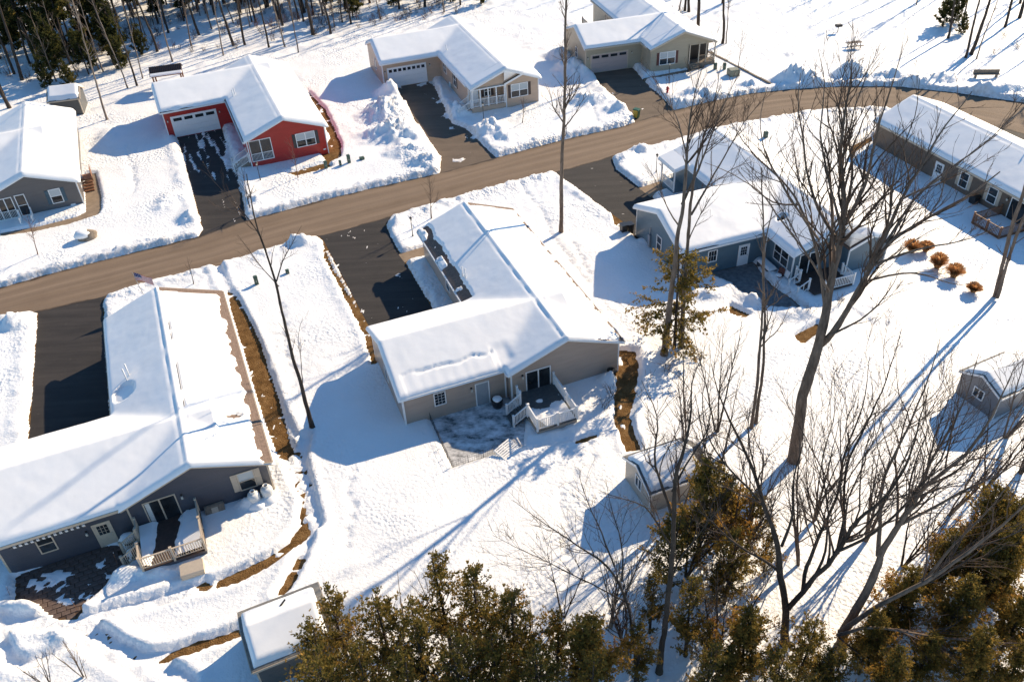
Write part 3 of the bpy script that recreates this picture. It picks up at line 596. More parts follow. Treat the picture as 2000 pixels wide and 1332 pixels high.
def roof_z(x, y, W, wing):
    z = EAVE + SLOPE * (W / 2 - np.abs(x))
    if wing:
        x0, ya, yb = wing; zw = EAVE + SLOPE * ((yb - ya) / 2 - np.abs(y - (ya + yb) / 2)); zw = np.where((x < 0) & (y > ya - 0.01) & (y < yb + 0.01), zw, -1)
        z = np.where(x < -W / 2, zw, np.maximum(z, zw))
    return z
def make_house(key, name, label, L, sid, trim, wing=None, bump_=None, step=0.14, T=0.26, bare=None, shingle='shingle', base=-0.6, W=9.1):
    """main wing with its ridge along local y, an optional garage wing (x0, eave y a, eave y b) and an optional small front bay (x0, x1, y0)"""
    hx, hy, yaw, hz = HS[key]
    e = empty(name, (hx, hy, hz), yaw, label, 'house')
    wm = W / 2 - OH; ridge = EAVE + SLOPE * W / 2; th = 0.16
    zc = lambda ax: EAVE + SLOPE * (W / 2 - abs(ax)) - th - 0.02     # wall top under the roof
    w = MB(); y0, y1 = OH, L - OH
    w.v += [(-wm, y0, base), (wm, y0, base), (wm, y0, zc(wm)), (0, y0, zc(0)), (-wm, y0, zc(wm)), (-wm, y1, base), (wm, y1, base), (wm, y1, zc(wm)), (0, y1, zc(0)), (-wm, y1, zc(wm))]
    w.f += [(0, 1, 2, 3, 4), (9, 8, 7, 6, 5), (1, 6, 7, 2), (5, 0, 4, 9)]
    w.build('wall', SID[sid], e)
    def slabs(mb, fn):  # fn maps (u across, v along, z) to local coordinates
        pass
    r = MB()
    for s in (-1, 1):
        a = [(s * W / 2, 0, EAVE - th), (s * W / 2, L, EAVE - th), (0, L, ridge - th), (0, 0, ridge - th)]; t = [(p[0], p[1], p[2] + th) for p in a]
        r.hexa(a, t)
    if wing:
        x0, ya, yb = wing; yc = (ya + yb) / 2; rz = EAVE + SLOPE * (yb - ya) / 2 - 0.004; xe = -0.35
        for s, ye in ((-1, ya), (1, yb)):
            a = [(x0, ye, EAVE - th), (-W / 2 + 0.05, ye, EAVE - th), (xe, yc, rz - th), (x0, yc, rz - th)]; r.hexa(a, [(p[0], p[1], p[2] + th - 0.002) for p in a])
    roof = r.build('roof', M[shingle], e)
    # rake boards and fascia
    tb = MB()
    for yy in (-0.03, L + 0.03):
        for s in (-1, 1):
            d = 0.03 * (1 if yy > 0 else -1)
            tb.hexa([(s * W / 2, yy - 0.025, EAVE - th - 0.09), (s * W / 2, yy + 0.025, EAVE - th - 0.09), (0, yy + 0.025, ridge - th - 0.09), (0, yy - 0.025, ridge - th - 0.09)],
                    [(s * W / 2, yy - 0.025, EAVE - 0.02), (s * W / 2, yy + 0.025, EAVE - 0.02), (0, yy + 0.025, ridge - 0.02), (0, yy - 0.025, ridge - 0.02)])
    build_each(tb, 'rake_board', M[trim], roof)
    gt = MB(); gt.box(W / 2 + 0.005, W / 2 + 0.10, 0.03, L - 0.03, EAVE - th - 0.06, EAVE - 0.03)
    if wing:
        x0, ya, yb = wing
        for a, b in ((0.03, ya - 0.12), (yb + 0.12, L - 0.03)):
            if b - a > 0.3: gt.box(-W / 2 - 0.10, -W / 2 - 0.005, a, b, EAVE - th - 0.06, EAVE - 0.03)
        gt.box(x0 + 0.03, -W / 2, ya - 0.10, ya - 0.005, EAVE - th - 0.06, EAVE - 0.03); gt.box(x0 + 0.03, -W / 2, yb + 0.005, yb + 0.10, EAVE - th - 0.06, EAVE - 0.03)
        xw = x0 + 0.22; ow = 0.28; g = MB(); yc = (ya + yb) / 2; wa, wb = ya + ow, yb - ow; zt = EAVE + SLOPE * ow - th - 0.02; za = EAVE + SLOPE * (yb - ya) / 2 - th - 0.02
        g.v += [(xw, wa, base), (xw, wb, base), (xw, wb, zt), (xw, yc, za), (xw, wa, zt), (-wm + 0.02, wa, base), (-wm + 0.02, wb, base), (-wm + 0.02, wb, zt), (-wm + 0.02, wa, zt)]
        g.f += [(4, 3, 2, 1, 0), (0, 5, 8, 4), (1, 2, 7, 6)]
        g.build('garage_wall', SID[sid], e)
        rk = MB()
        for s, ye in ((-1, ya), (1, yb)):
            rk.hexa([(x0 - 0.05, ye, EAVE - th - 0.09), (x0 - 0.001, ye, EAVE - th - 0.09), (x0 - 0.001, yc, rz - th - 0.09), (x0 - 0.05, yc, rz - th - 0.09)],
                    [(x0 - 0.05, ye, EAVE - 0.02), (x0 - 0.001, ye, EAVE - 0.02), (x0 - 0.001, yc, rz - 0.02), (x0 - 0.05, yc, rz - 0.02)])
        build_each(rk, 'rake_board', M[trim], roof)
        cb = MB()
        for yy in (wa, wb):
            cb.box(xw - 0.015, xw + 0.10, yy - 0.015 if yy == wa else yy - 0.10, yy + 0.10 if yy == wa else yy + 0.015, base, zt)
        build_each(cb, 'corner_trim', M[trim], e)
    else:
        gt.box(-W / 2 - 0.10, -W / 2 - 0.005, 0.03, L - 0.03, EAVE - th - 0.06, EAVE - 0.03)
    build_each(gt, 'gutter', M[trim], roof)
    cb = MB()
    for s in (-1, 1): cb.box(min(s * wm - 0.015 * 0, s * (wm + 0.015)) - (0.09 if s > 0 else 0), max(s * wm, s * (wm + 0.015)) + (0.09 if s < 0 else 0), y0 - 0.015, y0 + 0.09, base, EAVE - th - 0.05)
    build_each(cb, 'corner_trim', M[trim], e)
    if bump_:   # a projecting bay with its own low gable: x0, x1, y front
        bx0, bx1, by = bump_; bc = (bx0 + bx1) / 2; hw = (bx1 - bx0) / 2; br = EAVE + SLOPE * hw; wi = 0.28
        b = MB(); zb = EAVE + SLOPE * wi - th - 0.02; za = br - th - 0.02
        b.v += [(bx0 + wi, by + 0.28, base), (bx1 - wi, by + 0.28, base), (bx1 - wi, by + 0.28, zb), (bc, by + 0.28, za), (bx0 + wi, by + 0.28, zb), (bx0 + wi, y0 + 0.02, base), (bx1 - wi, y0 + 0.02, base), (bx1 - wi, y0 + 0.02, zb), (bx0 + wi, y0 + 0.02, zb)]
        b.f += [(0, 1, 2, 3, 4), (5, 0, 4, 8), (1, 6, 7, 2)]; b.build('bay_wall', SID[sid], e)
        r2 = MB()
        for xe in (bx0, bx1):
            a = [(xe, by, EAVE - th), (xe, 1.2, EAVE - th), (bc, 1.2, br - th), (bc, by, br - th)]; r2.hexa(a, [(p[0], p[1], p[2] + th) for p in a])
        r2o = r2.build('bay_roof', M[shingle], e); tb = MB()
        for xe in (bx0, bx1):
            tb.hexa([(xe, by - 0.055, EAVE - th - 0.09), (xe, by - 0.005, EAVE - th - 0.09), (bc, by - 0.005, br - th - 0.09), (bc, by - 0.055, br - th - 0.09)], [(xe, by - 0.055, EAVE - 0.02), (xe, by - 0.005, EAVE - 0.02), (bc, by - 0.005, br - 0.02), (bc, by - 0.055, br - 0.02)])
        build_each(tb, 'rake_board', M[trim], r2o)
        cb = MB()
        for xx in (bx0 + wi - 0.015, bx1 - wi - 0.085): cb.box(xx, xx + 0.10, by + 0.265, by + 0.36, base, EAVE - 0.12)
        build_each(cb, 'corner_trim', M[trim], e)
    # snow blanket on the roof: a height field over the roof outline
    xmin = (wing[0] if wing else -W / 2) - 0.1; ymin = (bump_[2] if bump_ else 0) - 0.1
    ax = np.arange(xmin, W / 2 + 0.1 + step, step); ay = np.arange(ymin, L + 0.1 + step, step)
    x, y = np.meshgrid(ax, ay); sh = x.shape; x = x.ravel(); y = y.ravel()
    o_ = 0.05
    d_main = np.minimum(W / 2 + o_ - np.abs(x), np.minimum(y + o_, L + o_ - y)); d = d_main; z = EAVE + SLOPE * (W / 2 - np.abs(x))
    if wing:
        x0, ya, yb = wing; d_w = np.minimum(np.minimum(x - x0 + o_, np.minimum(y - ya + o_, yb + o_ - y)), 2.0 - x); zw = EAVE + SLOPE * ((yb - ya) / 2 - np.abs(y - (ya + yb) / 2))
        d = np.maximum(d_main, d_w); kk = 0.09
        both = (d_main > 0) & (d_w > 0)
        zm = kk * np.logaddexp(z / kk, zw / kk)       # rounded valley
        z = np.where(both, zm, np.where(d_main >= d_w, z, zw))
    if bump_:
        bx0, bx1, by = bump_; bc = (bx0 + bx1) / 2; d_b = np.minimum(np.minimum(x - bx0 + o_, bx1 + o_ - x), np.minimum(y - by + o_, 1.2 - y)); zb = EAVE + SLOPE * ((bx1 - bx0) / 2 - np.abs(x - bc))
        inb = (d_b > 0); z = np.where(inb & (y < -0.02), zb, np.where(inb, np.maximum(z, zb), z)); d = np.maximum(d, d_b)
    seed = sum(map(ord, key))
    wx = fbm(x * 0.8, y * 0.8, seed, 3)
    dd = np.clip((d + wx * 0.10) / 0.30, 0, 1); t = T * np.sqrt(1 - (1 - dd) ** 2) * (1 + 0.30 * fbm(x * 0.3, y * 0.3, seed + 5, 3)) + 0.025 * fbm(x * 1.4, y * 1.4, seed + 7, 3) * dd
    # the crest line slumps a little on both sides of the ridge
    t = t - 0.05 * np.exp(-((np.abs(x) - 0.28) / 0.11) ** 2) * (d > 0.3) * (y > 0) * (0.5 + 1.2 * vn(x * 0.2, y * 0.9, seed))
    if bare: t = bare(x, y, t, z)
    zz = np.where(d > -0.02, z + t, z - 0.3); zz = np.where(d <= 0.0, z - 0.12, zz)
    F = grid_faces(*sh); keep = (d[F] > -0.10).all(1) & (d[F] > 0.0).any(1)
    F = F[keep]; used = np.unique(F); remap = np.zeros(len(x), int); remap[used] = np.arange(len(used))
    np_mesh('roof_snow', np.stack([x, y, zz], 1)[used], remap[F], M['roof_snow'], e)
    return e
def pipes(e, spots, W=9.1, wing=None, h=1.0):
    for (x, y) in spots:
        z = float(roof_z(np.array([x]), np.array([y]), W, wing)[0]); m_ = MB().tube((x, y, z - 0.1), (x, y, z + h), 0.055, n=8); m_.tube((x, y, z + h), (x, y - 0.10, z + h + 0.06), 0.055, n=8)
        m_.build('vent_pipe', M['white'], e, True)
def railing(par, pts, z, h, mat, gap=0.13, posts=True, top_w=0.09, bal=0.04, slope=None):
    """rails along a polyline with separate balusters and posts; z per point"""
    for (p, q) in zip(pts[:-1], pts[1:]):
        a = Vector(p); b = Vector(q); n = max(2, int((b - a).length / gap))
        rl = MB(); up = Vector((0, 0, 1)); rl.bar(a + up * h, b + up * h, top_w, 0.05); rl.bar(a + up * 0.12, b + up * 0.12, 0.05, 0.05); build_each(rl, 'rail', M[mat], par)
        me = None
        for i in range(1, n):
            c = a.lerp(b, i / n)
            if me is None:
                o = MB().box(-bal / 2, bal / 2, -bal / 2, bal / 2, 0.12, h - 0.02).build('baluster', M[mat], par); me = o.data
            else: o = bpy.data.objects.new('baluster', me); link(o, par)
            o.location = c
    if posts:
        me = None
        for p in pts:
            if me is None:
                o = MB().box(-0.06, 0.06, -0.06, 0.06, -0.1, h + 0.12).box(-0.08, 0.08, -0.08, 0.08, h + 0.12, h + 0.16).build('post', M[mat], par); me = o.data
            else: o = bpy.data.objects.new('post', me); link(o, par)
            o.location = p
def steps(par, p_top, p_bot, width_vec, n, mat):
    """a flight of treads from p_top down to p_bot"""
    a = Vector(p_top); b = Vector(p_bot); w = Vector(width_vec); run = (b - a); run.z = 0; t = run / n
    for i in range(n):
        z = a.z + (b.z - a.z) * (i + 1) / (n + 1); c = a + t * i; c.z = 0; m_ = MB()
        q = [c, c + t * 1.05, c + t * 1.05 + w, c + w]
        m_.hexa([(v.x, v.y, z - 0.16) for v in q], [(v.x, v.y, z) for v in q]); m_.build('step', M[mat], par)

# --- the taupe house in the middle
def bare_main(x, y, t, z):
    n = fbm(x * 1.3, y * 1.3, 11, 4)
    s1 = sstep(0.10, 0.28, (x + 4.6) - 0.80 - n * 0.5) + sstep(9.7, 9.2, y) + sstep(21.5, 21.9, y)              # thawed strip over the driveway side
    t = np.where((x < -3.0) & (x > -4.65) & (y > 9.4) & (y < 21.9), -0.06 + (t + 0.06) * np.clip(s1, 0, 1), t)
    t = np.where((x < -4.05) & (y > 9.9) & (y < 21.8), np.maximum(t, -0.06 + 0.30 * sstep(0.02, 0.2, fbm(x * 1.6, y * 1.6, 61, 3))), t)
    t = np.where(x > 3.9, np.where(4.62 - x < 0.30 + n * 1.2, -0.05, t), t)      # right eave thawed in patches
    t = np.where((x > 2.2) & (y < 4.5), t - 0.14 * sstep(0.0, 0.2, fbm(x * 1.2, y * 1.2, 19, 4)), t)
    cr_ = 2.15 + fbm(x * 1.1, y * 0.0 + 3, 23, 4) * 0.55                # slumped band above the rear gutter of the garage
    b = (x < -4.9) & (x > -11.6); g = np.exp(-((y - cr_) / 0.10) ** 2)
    t = np.where(b, t - 0.13 * g * (0.2 + 1.3 * vn(x * 1.3, y * 0, 5)), t)
    t = np.where(b & (y < cr_), t + 0.004 * np.sin(x * 8.0) - 0.03, t)
    t = np.where((x > -5.0) & (x < -3.5) & (y > 0.5) & (y < 2.7), t - 0.115 * np.exp(-(((x + 4.3) / 0.62) ** 4 + ((y - 1.75) / 0.75) ** 4)), t)
    front = (y > 21.0 + 0.35 * n) & (x > 0.2); t = np.where(front, -0.05, t)
    return t
house = make_house('main', 'ranch_house', 'taupe single storey house with attached garage and white railed rear deck', 21.76, 'taupe', 'white', (-12.2, 0.70, 9.62), step=0.11, T=0.17, bare=bare_main)
slider(house, '-y', 0.3, -3.06, -1.28, 0.34, 2.34); wall_light(house, '-y', 0.3, -3.38, 2.15); wall_light(house, '-y', 0.98, -7.0, 1.75)
window(house, '-y', 0.98, -9.68, -8.95, 1.20, 2.22, grid=(3, 4)); door(house, '-y', 0.98, -6.64, -5.74, 0.02, 2.0, mat='door_grey')
window(house, '-x', -11.98, 4.95, 5.65, 1.1, 2.0, sash=False)
garage_door(house, '+y', 9.34, -10.9, -6.1, 0.0, 2.15, 4); window(house, '-x', -4.25, 10.2, 11.4, 1.0, 2.1, 2); window(house, '-x', -4.25, 14.0, 14.9, 1.0, 2.2)
MB().bar((-11.92, 0.92, 0.1), (-11.92, 0.92, 2.7), 0.09).build('downspout', M['white'], house); MB().bar((-4.45, 0.92, 0.1), (-4.45, 0.92, 2.7), 0.09).build('downspout', M['white'], house)
pipes(house, [(-3.55, 12.3), (-3.45, 11.9)])
dk = MB().box(-4.05, -1.0, -3.85, 0.29, 0.62, 0.72).build('deck', M['deck_grey'], house)
MB().box(-4.0, -1.05, -3.78, 0.28, -0.1, 0.61).build('skirt', SID['taupe'], dk)
railing(dk, [(-1.05, 0.15, 0.72), (-1.05, -1.8, 0.72), (-1.05, -3.8, 0.72), (-2.5, -3.8, 0.72), (-4.0, -3.8, 0.72), (-4.0, -2.2, 0.72)], 0.72, 0.95, 'white')
railing(dk, [(-4.0, -0.15, 0.72), (-4.0, -0.75, 0.72)], 0.72, 0.95, 'white'); steps(dk, (-4.05, -0.85, 0.72), (-5.15, -0.85, 0), (0, -1.25, 0), 4, 'deck_grey')
railing(dk, [(-4.05, -0.85, 0.72), (-5.1, -0.85, 0.05)], 0, 0.9, 'white', 0.12); railing(dk, [(-4.05, -2.15, 0.72), (-5.1, -2.15, 0.05)], 0, 0.9, 'white', 0.12)
x_, y_ = np.meshgrid(np.arange(-3.9, -1.1, 0.1), np.arange(-3.7, -0.9, 0.1)); t_ = fbm(x_ * 1.1, y_ * 1.1, 71, 4) * 0.5 + 0.03 - 0.12 * sstep(-2.2, -1.0, y_)
np_mesh('deck_snow', np.stack([x_.ravel(), y_.ravel(), (0.715 + np.clip(t_, -0.05, 0.10)).ravel()], 1), grid_faces(*x_.shape), M['cap_snow'], dk)

# --- navy house on the left
def bare_navy(x, y, t, z):
    n = fbm(x * 1.1, y * 1.1, 13, 4)
    t = np.where(x > 2.5, np.where(4.6 - x < 0.62 + n * 0.9, -0.05, t), t)
    t = np.where((y > 20.35 + 0.25 * n) & (x > 0), -0.05, t); t = np.where((y > 20.9) & (x > 0), -0.05, t)
    t = np.where(((x - 3.1) / 0.55) ** 2 + ((y - 4.6) / 0.28) ** 2 < 1 + n, -0.03, t)
    t = np.where((np.abs(x - 0.33) < 0.07) & (y > 5) & (y < 16) & (vn(x * 0, y * 1.3, 3) > 0.66), -0.03, t)
    return np.where(((x + 3.5) / 0.8) ** 2 + ((y - 10.6) / 0.9) ** 2 < 1, t - 0.20, t)
navy = make_house('navy', 'ranch_house', 'dark navy house with beige trim, striped awning edge and two propane tanks beside it', 21.2, 'navy', 'beige', (-11.7, 0.10, 9.0), step=0.11, T=0.21, bare=bare_navy)
slider(navy, '-y', 0.3, -3.28, -1.50, 0.52, 2.48, 'beige', True); window(navy, '-y', 0.3, 2.32, 3.25, 1.12, 2.48, trim='beige', shut='beige', pane='blind'); wall_light(navy, '-y', 0.3, -1.1, 2.2)
window(navy, '-y', 0.38, -9.42, -8.60, 1.10, 2.36, trim='beige'); door(navy, '-y', 0.38, -6.36, -5.46, 0.02, 1.95, 'beige', 'beige', (3, 3)); wall_light(navy, '-y', 0.38, -6.8, 1.6)
MB().box(-1.2, -1.02, 0.25, 0.3, 0.78, 0.9).build('dryer_vent', M['white'], navy)
garage_door(navy, '+y', 8.72, -10.4, -6.0, 0.0, 2.15, 4)
aw = empty('awning', (0, 0, 0)); aw.parent = navy; aw.name = 'awning'
for i in range(26):
    a0 = -10.65 + i * 0.156; MB().hexa([(a0, 0.05, 2.42), (a0 + 0.156, 0.05, 2.42), (a0 + 0.156, 0.075, 2.42), (a0, 0.075, 2.42)], [(a0, -0.02, 2.62), (a0 + 0.156, -0.02, 2.62), (a0 + 0.156, 0.06, 2.62), (a0, 0.06, 2.62)]).build('awning_stripe', M['white'] if i % 2 else M['deck_grey'], aw)
pipes(navy, [(-3.2, 11.6), (-3.0, 12.0)], h=1.2)
dk = MB().box(-4.1, -0.4, -3.25, 0.29, 0.62, 0.72).build('deck', M['wood_dark'], navy); MB().box(-4.05, -0.45, -3.2, 0.28, -0.1, 0.61).build('skirt', SID['navy'], dk)
railing(dk, [(-0.45, 0.1, 0.72), (-0.45, -1.5, 0.72), (-0.45, -3.2, 0.72), (-2.25, -3.2, 0.72), (-4.05, -3.2, 0.72), (-4.05, -1.95, 0.72)], 0.72, 0.95, 'beige')
railing(dk, [(-4.05, 0.1, 0.72), (-4.05, -0.75, 0.72)], 0.72, 0.95, 'beige'); steps(dk, (-4.1, -0.8, 0.72), (-5.2, -0.8, 0), (0, -1.1, 0), 4, 'wood_dark')
railing(dk, [(-4.1, -0.8, 0.72), (-5.15, -0.8, 0.05)], 0, 0.9, 'beige', 0.12); railing(dk, [(-4.1, -1.95, 0.72), (-5.15, -1.95, 0.05)], 0, 0.9, 'beige', 0.12)
x_, y_ = np.meshgrid(np.arange(-4.0, -0.5, 0.1), np.arange(-3.1, 0.25, 0.1)); pth = np.abs((x_ + 2.55) + (y_ + 1.2) * -0.25) ; t_ = 0.28 * sstep(0.55, 0.95, pth + fbm(x_ * 1.5, y_ * 1.5, 73, 3) * 0.5) - 0.05
np_mesh('deck_snow', np.stack([x_.ravel(), y_.ravel(), (0.715 + t_).ravel()], 1), grid_faces(*x_.shape), M['cap_snow'], dk)

# --- red house
red = make_house('red', 'ranch_house', 'barn red house with white trim and white double garage door', 21.4, 'red', 'white', (-12.0, 12.95, 21.9), step=0.2, T=0.34)
garage_door(red, '-y', 13.23, -10.9, -5.95, -0.42, 1.95, 4); wall_light(red, '-y', 13.23, -11.4, 1.7); wall_light(red, '-y', 13.23, -5.5, 1.7)
pf = window(red, '-y', 0.3, -3.98, -1.75, 0.42, 2.66, 2, sash=False, name='screen_porch')
for i in range(16):
    MB().box(-3.9 + i * 0.138, -3.87 + i * 0.138, 0.235, 0.262, 0.45, 1.2).build('baluster', M['white'], pf)
MB().box(-3.98, -1.75, 0.23, 0.268, 1.2, 1.25).build('rail', M['white'], pf)
window(red, '-y', 0.3, 1.02, 3.0, 0.98, 2.42, 2, shut='shut_dark', pane='blind'); MB().box(3.7, 3.98, 0.26, 0.3, 0.05, 0.17).build('outlet_box', M['white'], red)
pipes(red, [(-3.6, 12.0), (-3.35, 12.2)]); dk = MB().box(-5.2, -4.27, 0.5, 2.0, -0.2, 0.3).build('landing', M['wood_grey'], red); steps(dk, (-5.2, 0.5, 0.3), (-6.1, 0.5, -0.5), (0, 1.4, 0), 3, 'wood_grey')
railing(dk, [(-4.35, 0.5, 0.4), (-6.1, 0.5, -0.4)], 0, 0.9, 'white', 0.14); railing(dk, [(-4.35, 1.9, 0.4), (-6.1, 1.9, -0.4)], 0, 0.9, 'white', 0.14)

# --- tan house
tan = make_house('tan', 'ranch_house', 'tan house with white railed front porch and eight-pane white garage door', 20.35, 'tan', 'white', (-12.15, 11.75, 20.4), (-0.3, 4.45, -1.45), step=0.2, T=0.30)
garage_door(tan, '-y', 12.03, -11.2, -6.3, -0.42, 1.98, 8); wall_light(tan, '-y', 12.03, -11.6, 1.7); wall_light(tan, '-y', 12.03, -5.7, 1.7)
window(tan, '-y', -1.17, 0.70, 2.72, 0.95, 2.45, 2, shut='shut_brown', pane='blind'); window(tan, '-x', -4.25, 9.4, 10.6, 1.1, 2.2, 2); window(tan, '-x', -4.25, 5.2, 6.2, 0.8, 2.4, shut='shut_brown')
window(tan, '-x', -11.93, 15.6, 16.4, 0.9, 2.1)
pd = MB().box(-4.3, -0.05, -1.15, 0.28, -0.7, 0.45).build('porch', SID['tan'], tan)
railing(pd, [(-4.2, -1.1, 0.45), (-3.2, -1.1, 0.45), (-2.2, -1.1, 0.45), (-1.2, -1.1, 0.45), (-0.15, -1.1, 0.45)], 0, 0.95, 'white', 0.16, posts=False)
for xx in (-4.2, -3.2, -2.2, -1.2, -0.15): MB().box(xx - 0.06, xx + 0.06, -1.16, -1.04, 0.45, 2.75).build('porch_post', M['white'], pd)
hd = MB(); hd.box(-4.5, -0.05, -1.4, 0.0, 2.62, 2.74)
hd.v += [(-4.5, -1.35, 2.74), (-0.3, -1.35, 2.74), (-0.3, -1.35, 4.2), (-0.3, -1.35, 4.2), (-4.5, 0.28, 2.74)]; hd.build('porch_ceiling', M['white'], pd)
# the porch gable carries the main roof slope forward
pg = MB()
for s, xa in ((-1, -4.55),):
    za = EAVE; zb = EAVE + SLOPE * 4.55
    a = [(-4.55, -1.5, za - 0.16), (-4.55, 0.05, za - 0.16), (0, 0.05, zb - 0.16), (0, -1.5, zb - 0.16)]; pg.hexa(a, [(p[0], p[1], p[2] + 0.155) for p in a])
    a = [(0, -1.5, zb - 0.16), (0, 0.05, zb - 0.16), (2.2, 0.05, EAVE + SLOPE * 2.35 - 0.16), (2.2, -1.5, EAVE + SLOPE * 2.35 - 0.16)]; pg.hexa(a, [(p[0], p[1], p[2] + 0.155) for p in a])
pgo = pg.build('porch_roof', M['shingle'], tan)
MB().quad((-4.25, -1.2, 2.7), (1.9, -1.2, 2.7), (1.9, -1.2, 3.6), (0, -1.2, 4.42), (-4.25, -1.2, 2.82)).build('gable_wall', SID['tan'], tan)
tb = MB(); zr = EAVE + SLOPE * 4.55
for p, q in (((-4.55, EAVE), (0, zr)), ((0, zr), (2.2, EAVE + SLOPE * 2.35))):
    tb.hexa([(p[0], -1.55, p[1] - 0.25), (q[0], -1.55, q[1] - 0.25), (q[0], -1.5, q[1] - 0.25), (p[0], -1.5, p[1] - 0.25)], [(p[0], -1.55, p[1] - 0.02), (q[0], -1.55, q[1] - 0.02), (q[0], -1.5, q[1] - 0.02), (p[0], -1.5, p[1] - 0.02)])
build_each(tb, 'rake_board', M['white'], pgo)
ax_ = np.arange(-4.6, 2.25, 0.2); x_, y_ = np.meshgrid(ax_, np.arange(-1.55, 0.5, 0.17)); z_ = EAVE + SLOPE * (4.55 - np.abs(x_)); d_ = np.clip(np.minimum(y_ + 1.55, x_ + 4.6) / 0.3, 0, 1)
np_mesh('porch_snow', np.stack([x_.ravel(), y_.ravel(), (z_ + 0.30 * np.sqrt(1 - (1 - d_) ** 2)).ravel()], 1), grid_faces(*x_.shape), M['roof_snow'], tan)
window(tan, '-y', 0.3, -2.2, -1.5, 1.1, 2.2, shut='shut_brown'); door(tan, '-y', 0.3, -4.0, -3.1, 0.46, 2.5)
st = MB().box(-4.75, -4.3, -0.9, 0.3, 0.25, 0.42).build('landing', M['wood_grey'], tan); steps(st, (-4.75, -0.9, 0.42), (-6.0, -0.9, -0.5), (0, 1.2, 0), 4, 'wood_grey')
railing(st, [(-4.35, -0.95, 0.45), (-6.0, -0.95, -0.45)], 0, 0.9, 'white', 0.15); railing(st, [(-4.35, 0.35, 0.45), (-6.0, 0.35, -0.45)], 0, 0.9, 'white', 0.15)
pipes(tan, [(-3.6, 10.9)], h=0.9); MB().box(-4.35, -4.25, 7.8, 8.3, -0.2, 0.5).build('meter_box', M['white'], tan)

# --- charcoal house at the far left
grey = make_house('grey', 'ranch_house', 'charcoal house with white screened porch and teal shutters beside a concrete walk', 20.3, 'grey', 'white', (-12.0, 7.0, 16.0), step=0.2, T=0.34)
window(grey, '-y', 0.3, 1.55, 2.5, 0.95, 2.35, shut='shut_blue', pane='blind'); pf = window(grey, '-y', 0.3, -3.9, -1.95, 0.35, 2.45, 3, sash=False, name='screen_porch')
for i in range(14): MB().box(-3.85 + i * 0.138, -3.82 + i * 0.138, 0.235, 0.262, 0.38, 1.1).build('baluster', M['white'], pf)
MB().box(-3.9, -1.95, 0.23, 0.268, 1.1, 1.15).build('rail', M['white'], pf)
dr = window(grey, '-y', 0.3, -1.55, -0.75, 0.35, 2.5, 1, sash=True, name='storm_door'); MB().box(3.0, 3.45, 0.27, 0.3, 0.2, 0.45).build('vent', M['white'], grey); MB().box(-3.4, -3.0, 0.27, 0.3, -0.3, 0.0 + 0.05).build('vent', M['white'], grey)
st = MB().box(-1.75, -0.55, -0.25, 0.29, 0.15, 0.27).build('landing', M['white'], grey); steps(st, (-1.65, -0.25, 0.27), (-1.65, -1.3, -0.2), (1.0, 0, 0), 4, 'white')
railing(st, [(-1.7, -0.25, 0.27), (-1.7, -1.3, -0.1)], 0, 0.85, 'white', 0.2); railing(st, [(-0.6, -0.25, 0.27), (-0.6, -1.3, -0.1)], 0, 0.85, 'white', 0.2)
pipes(grey, [(-3.3, 14.2), (-3.0, 14.4)]); window(grey, '+x', 4.25, 6.0, 7.0, 1.0, 2.3); window(grey, '+x', 4.25, 2.5, 3.2, 1.0, 2.2)
st = MB().box(4.28, 5.35, 4.6, 6.0, 0.75, 0.9).box(5.2, 5.3, 4.65, 4.75, 0, 0.75).box(5.2, 5.3, 5.85, 5.95, 0, 0.75).build('side_stair', M['wood'], grey); steps(st, (4.32, 4.6, 0.9), (4.32, 3.3, 0.0), (1.0, 0, 0), 4, 'wood')
for i in range(11): MB().box(5.36, 5.39, 4.55 + i * 0.14, 4.67 + i * 0.14, 0.9, 1.85).build('board', M['wood'], st)
MB().box(4.262, 4.40, 5.0, 5.9, 0.9, 2.9 - 0.4).build('side_door', M['door_white'], grey)

# --- olive house by the bend
olive = make_house('olive', 'ranch_house', 'olive beige house with almond garage door, maroon shutters and corner porch', 21.5, 'olive', 'beige', (-12.1, 1.95, 10.5), step=0.2, T=0.26)
garage_door(olive, '-y', 2.23, -11.1, -6.2, -0.42, 1.85, 4, 'door_pink', 'beige'); window(olive, '-y', 0.3, -3.0, -0.95, 0.65, 2.15, 2, trim='white', shut='shut_red', pane='blind'); wall_light(olive, '-y', 2.23, -11.6, 1.6); wall_light(olive, '-y', 2.23, -5.6, 1.6)
window(olive, '-x', -11.88, 5.6, 6.3, 0.6, 1.8); window(olive, '-x', -4.25, 14.0, 16.0, 0.9, 2.3, 2, trim='beige')
MB().box(0.9, 4.2, 0.24, 0.3, 0.3, 2.55).build('porch_shade_panel', M['black'], olive); pd = MB().box(0.9, 4.6, -1.2, 0.24, -0.7, 0.28).build('porch', M['wood_grey'], olive)  # black panel on the back wall stands in for the shade inside the porch recess
for xx in (1.0, 2.3, 3.3, 4.5): MB().box(xx - 0.06, xx + 0.06, -1.15, -1.03, 0.28, 2.75).build('porch_post', M['beige'], pd)
railing(pd, [(2.3, -1.1, 0.28), (4.5, -1.1, 0.28), (4.5, 0.1, 0.28)], 0, 0.9, 'wood_grey', 0.16, posts=False); steps(pd, (1.0, -1.2, 0.28), (1.0, -2.4, -0.5), (1.2, 0, 0), 4, 'wood_grey')
pr_ = MB(); zr = EAVE + SLOPE * 4.55
for s in (-1, 1):
    a = [(s * 4.55, -1.4, EAVE - 0.16), (s * 4.55, 0.02, EAVE - 0.16), (0, 0.02, zr - 0.16), (0, -1.4, zr - 0.16)]; pr_.hexa(a, [(p[0], p[1], p[2] + 0.155) for p in a])
MB().box(-4.5, -0.2, -0.9, -0.8, 0, 0.1)
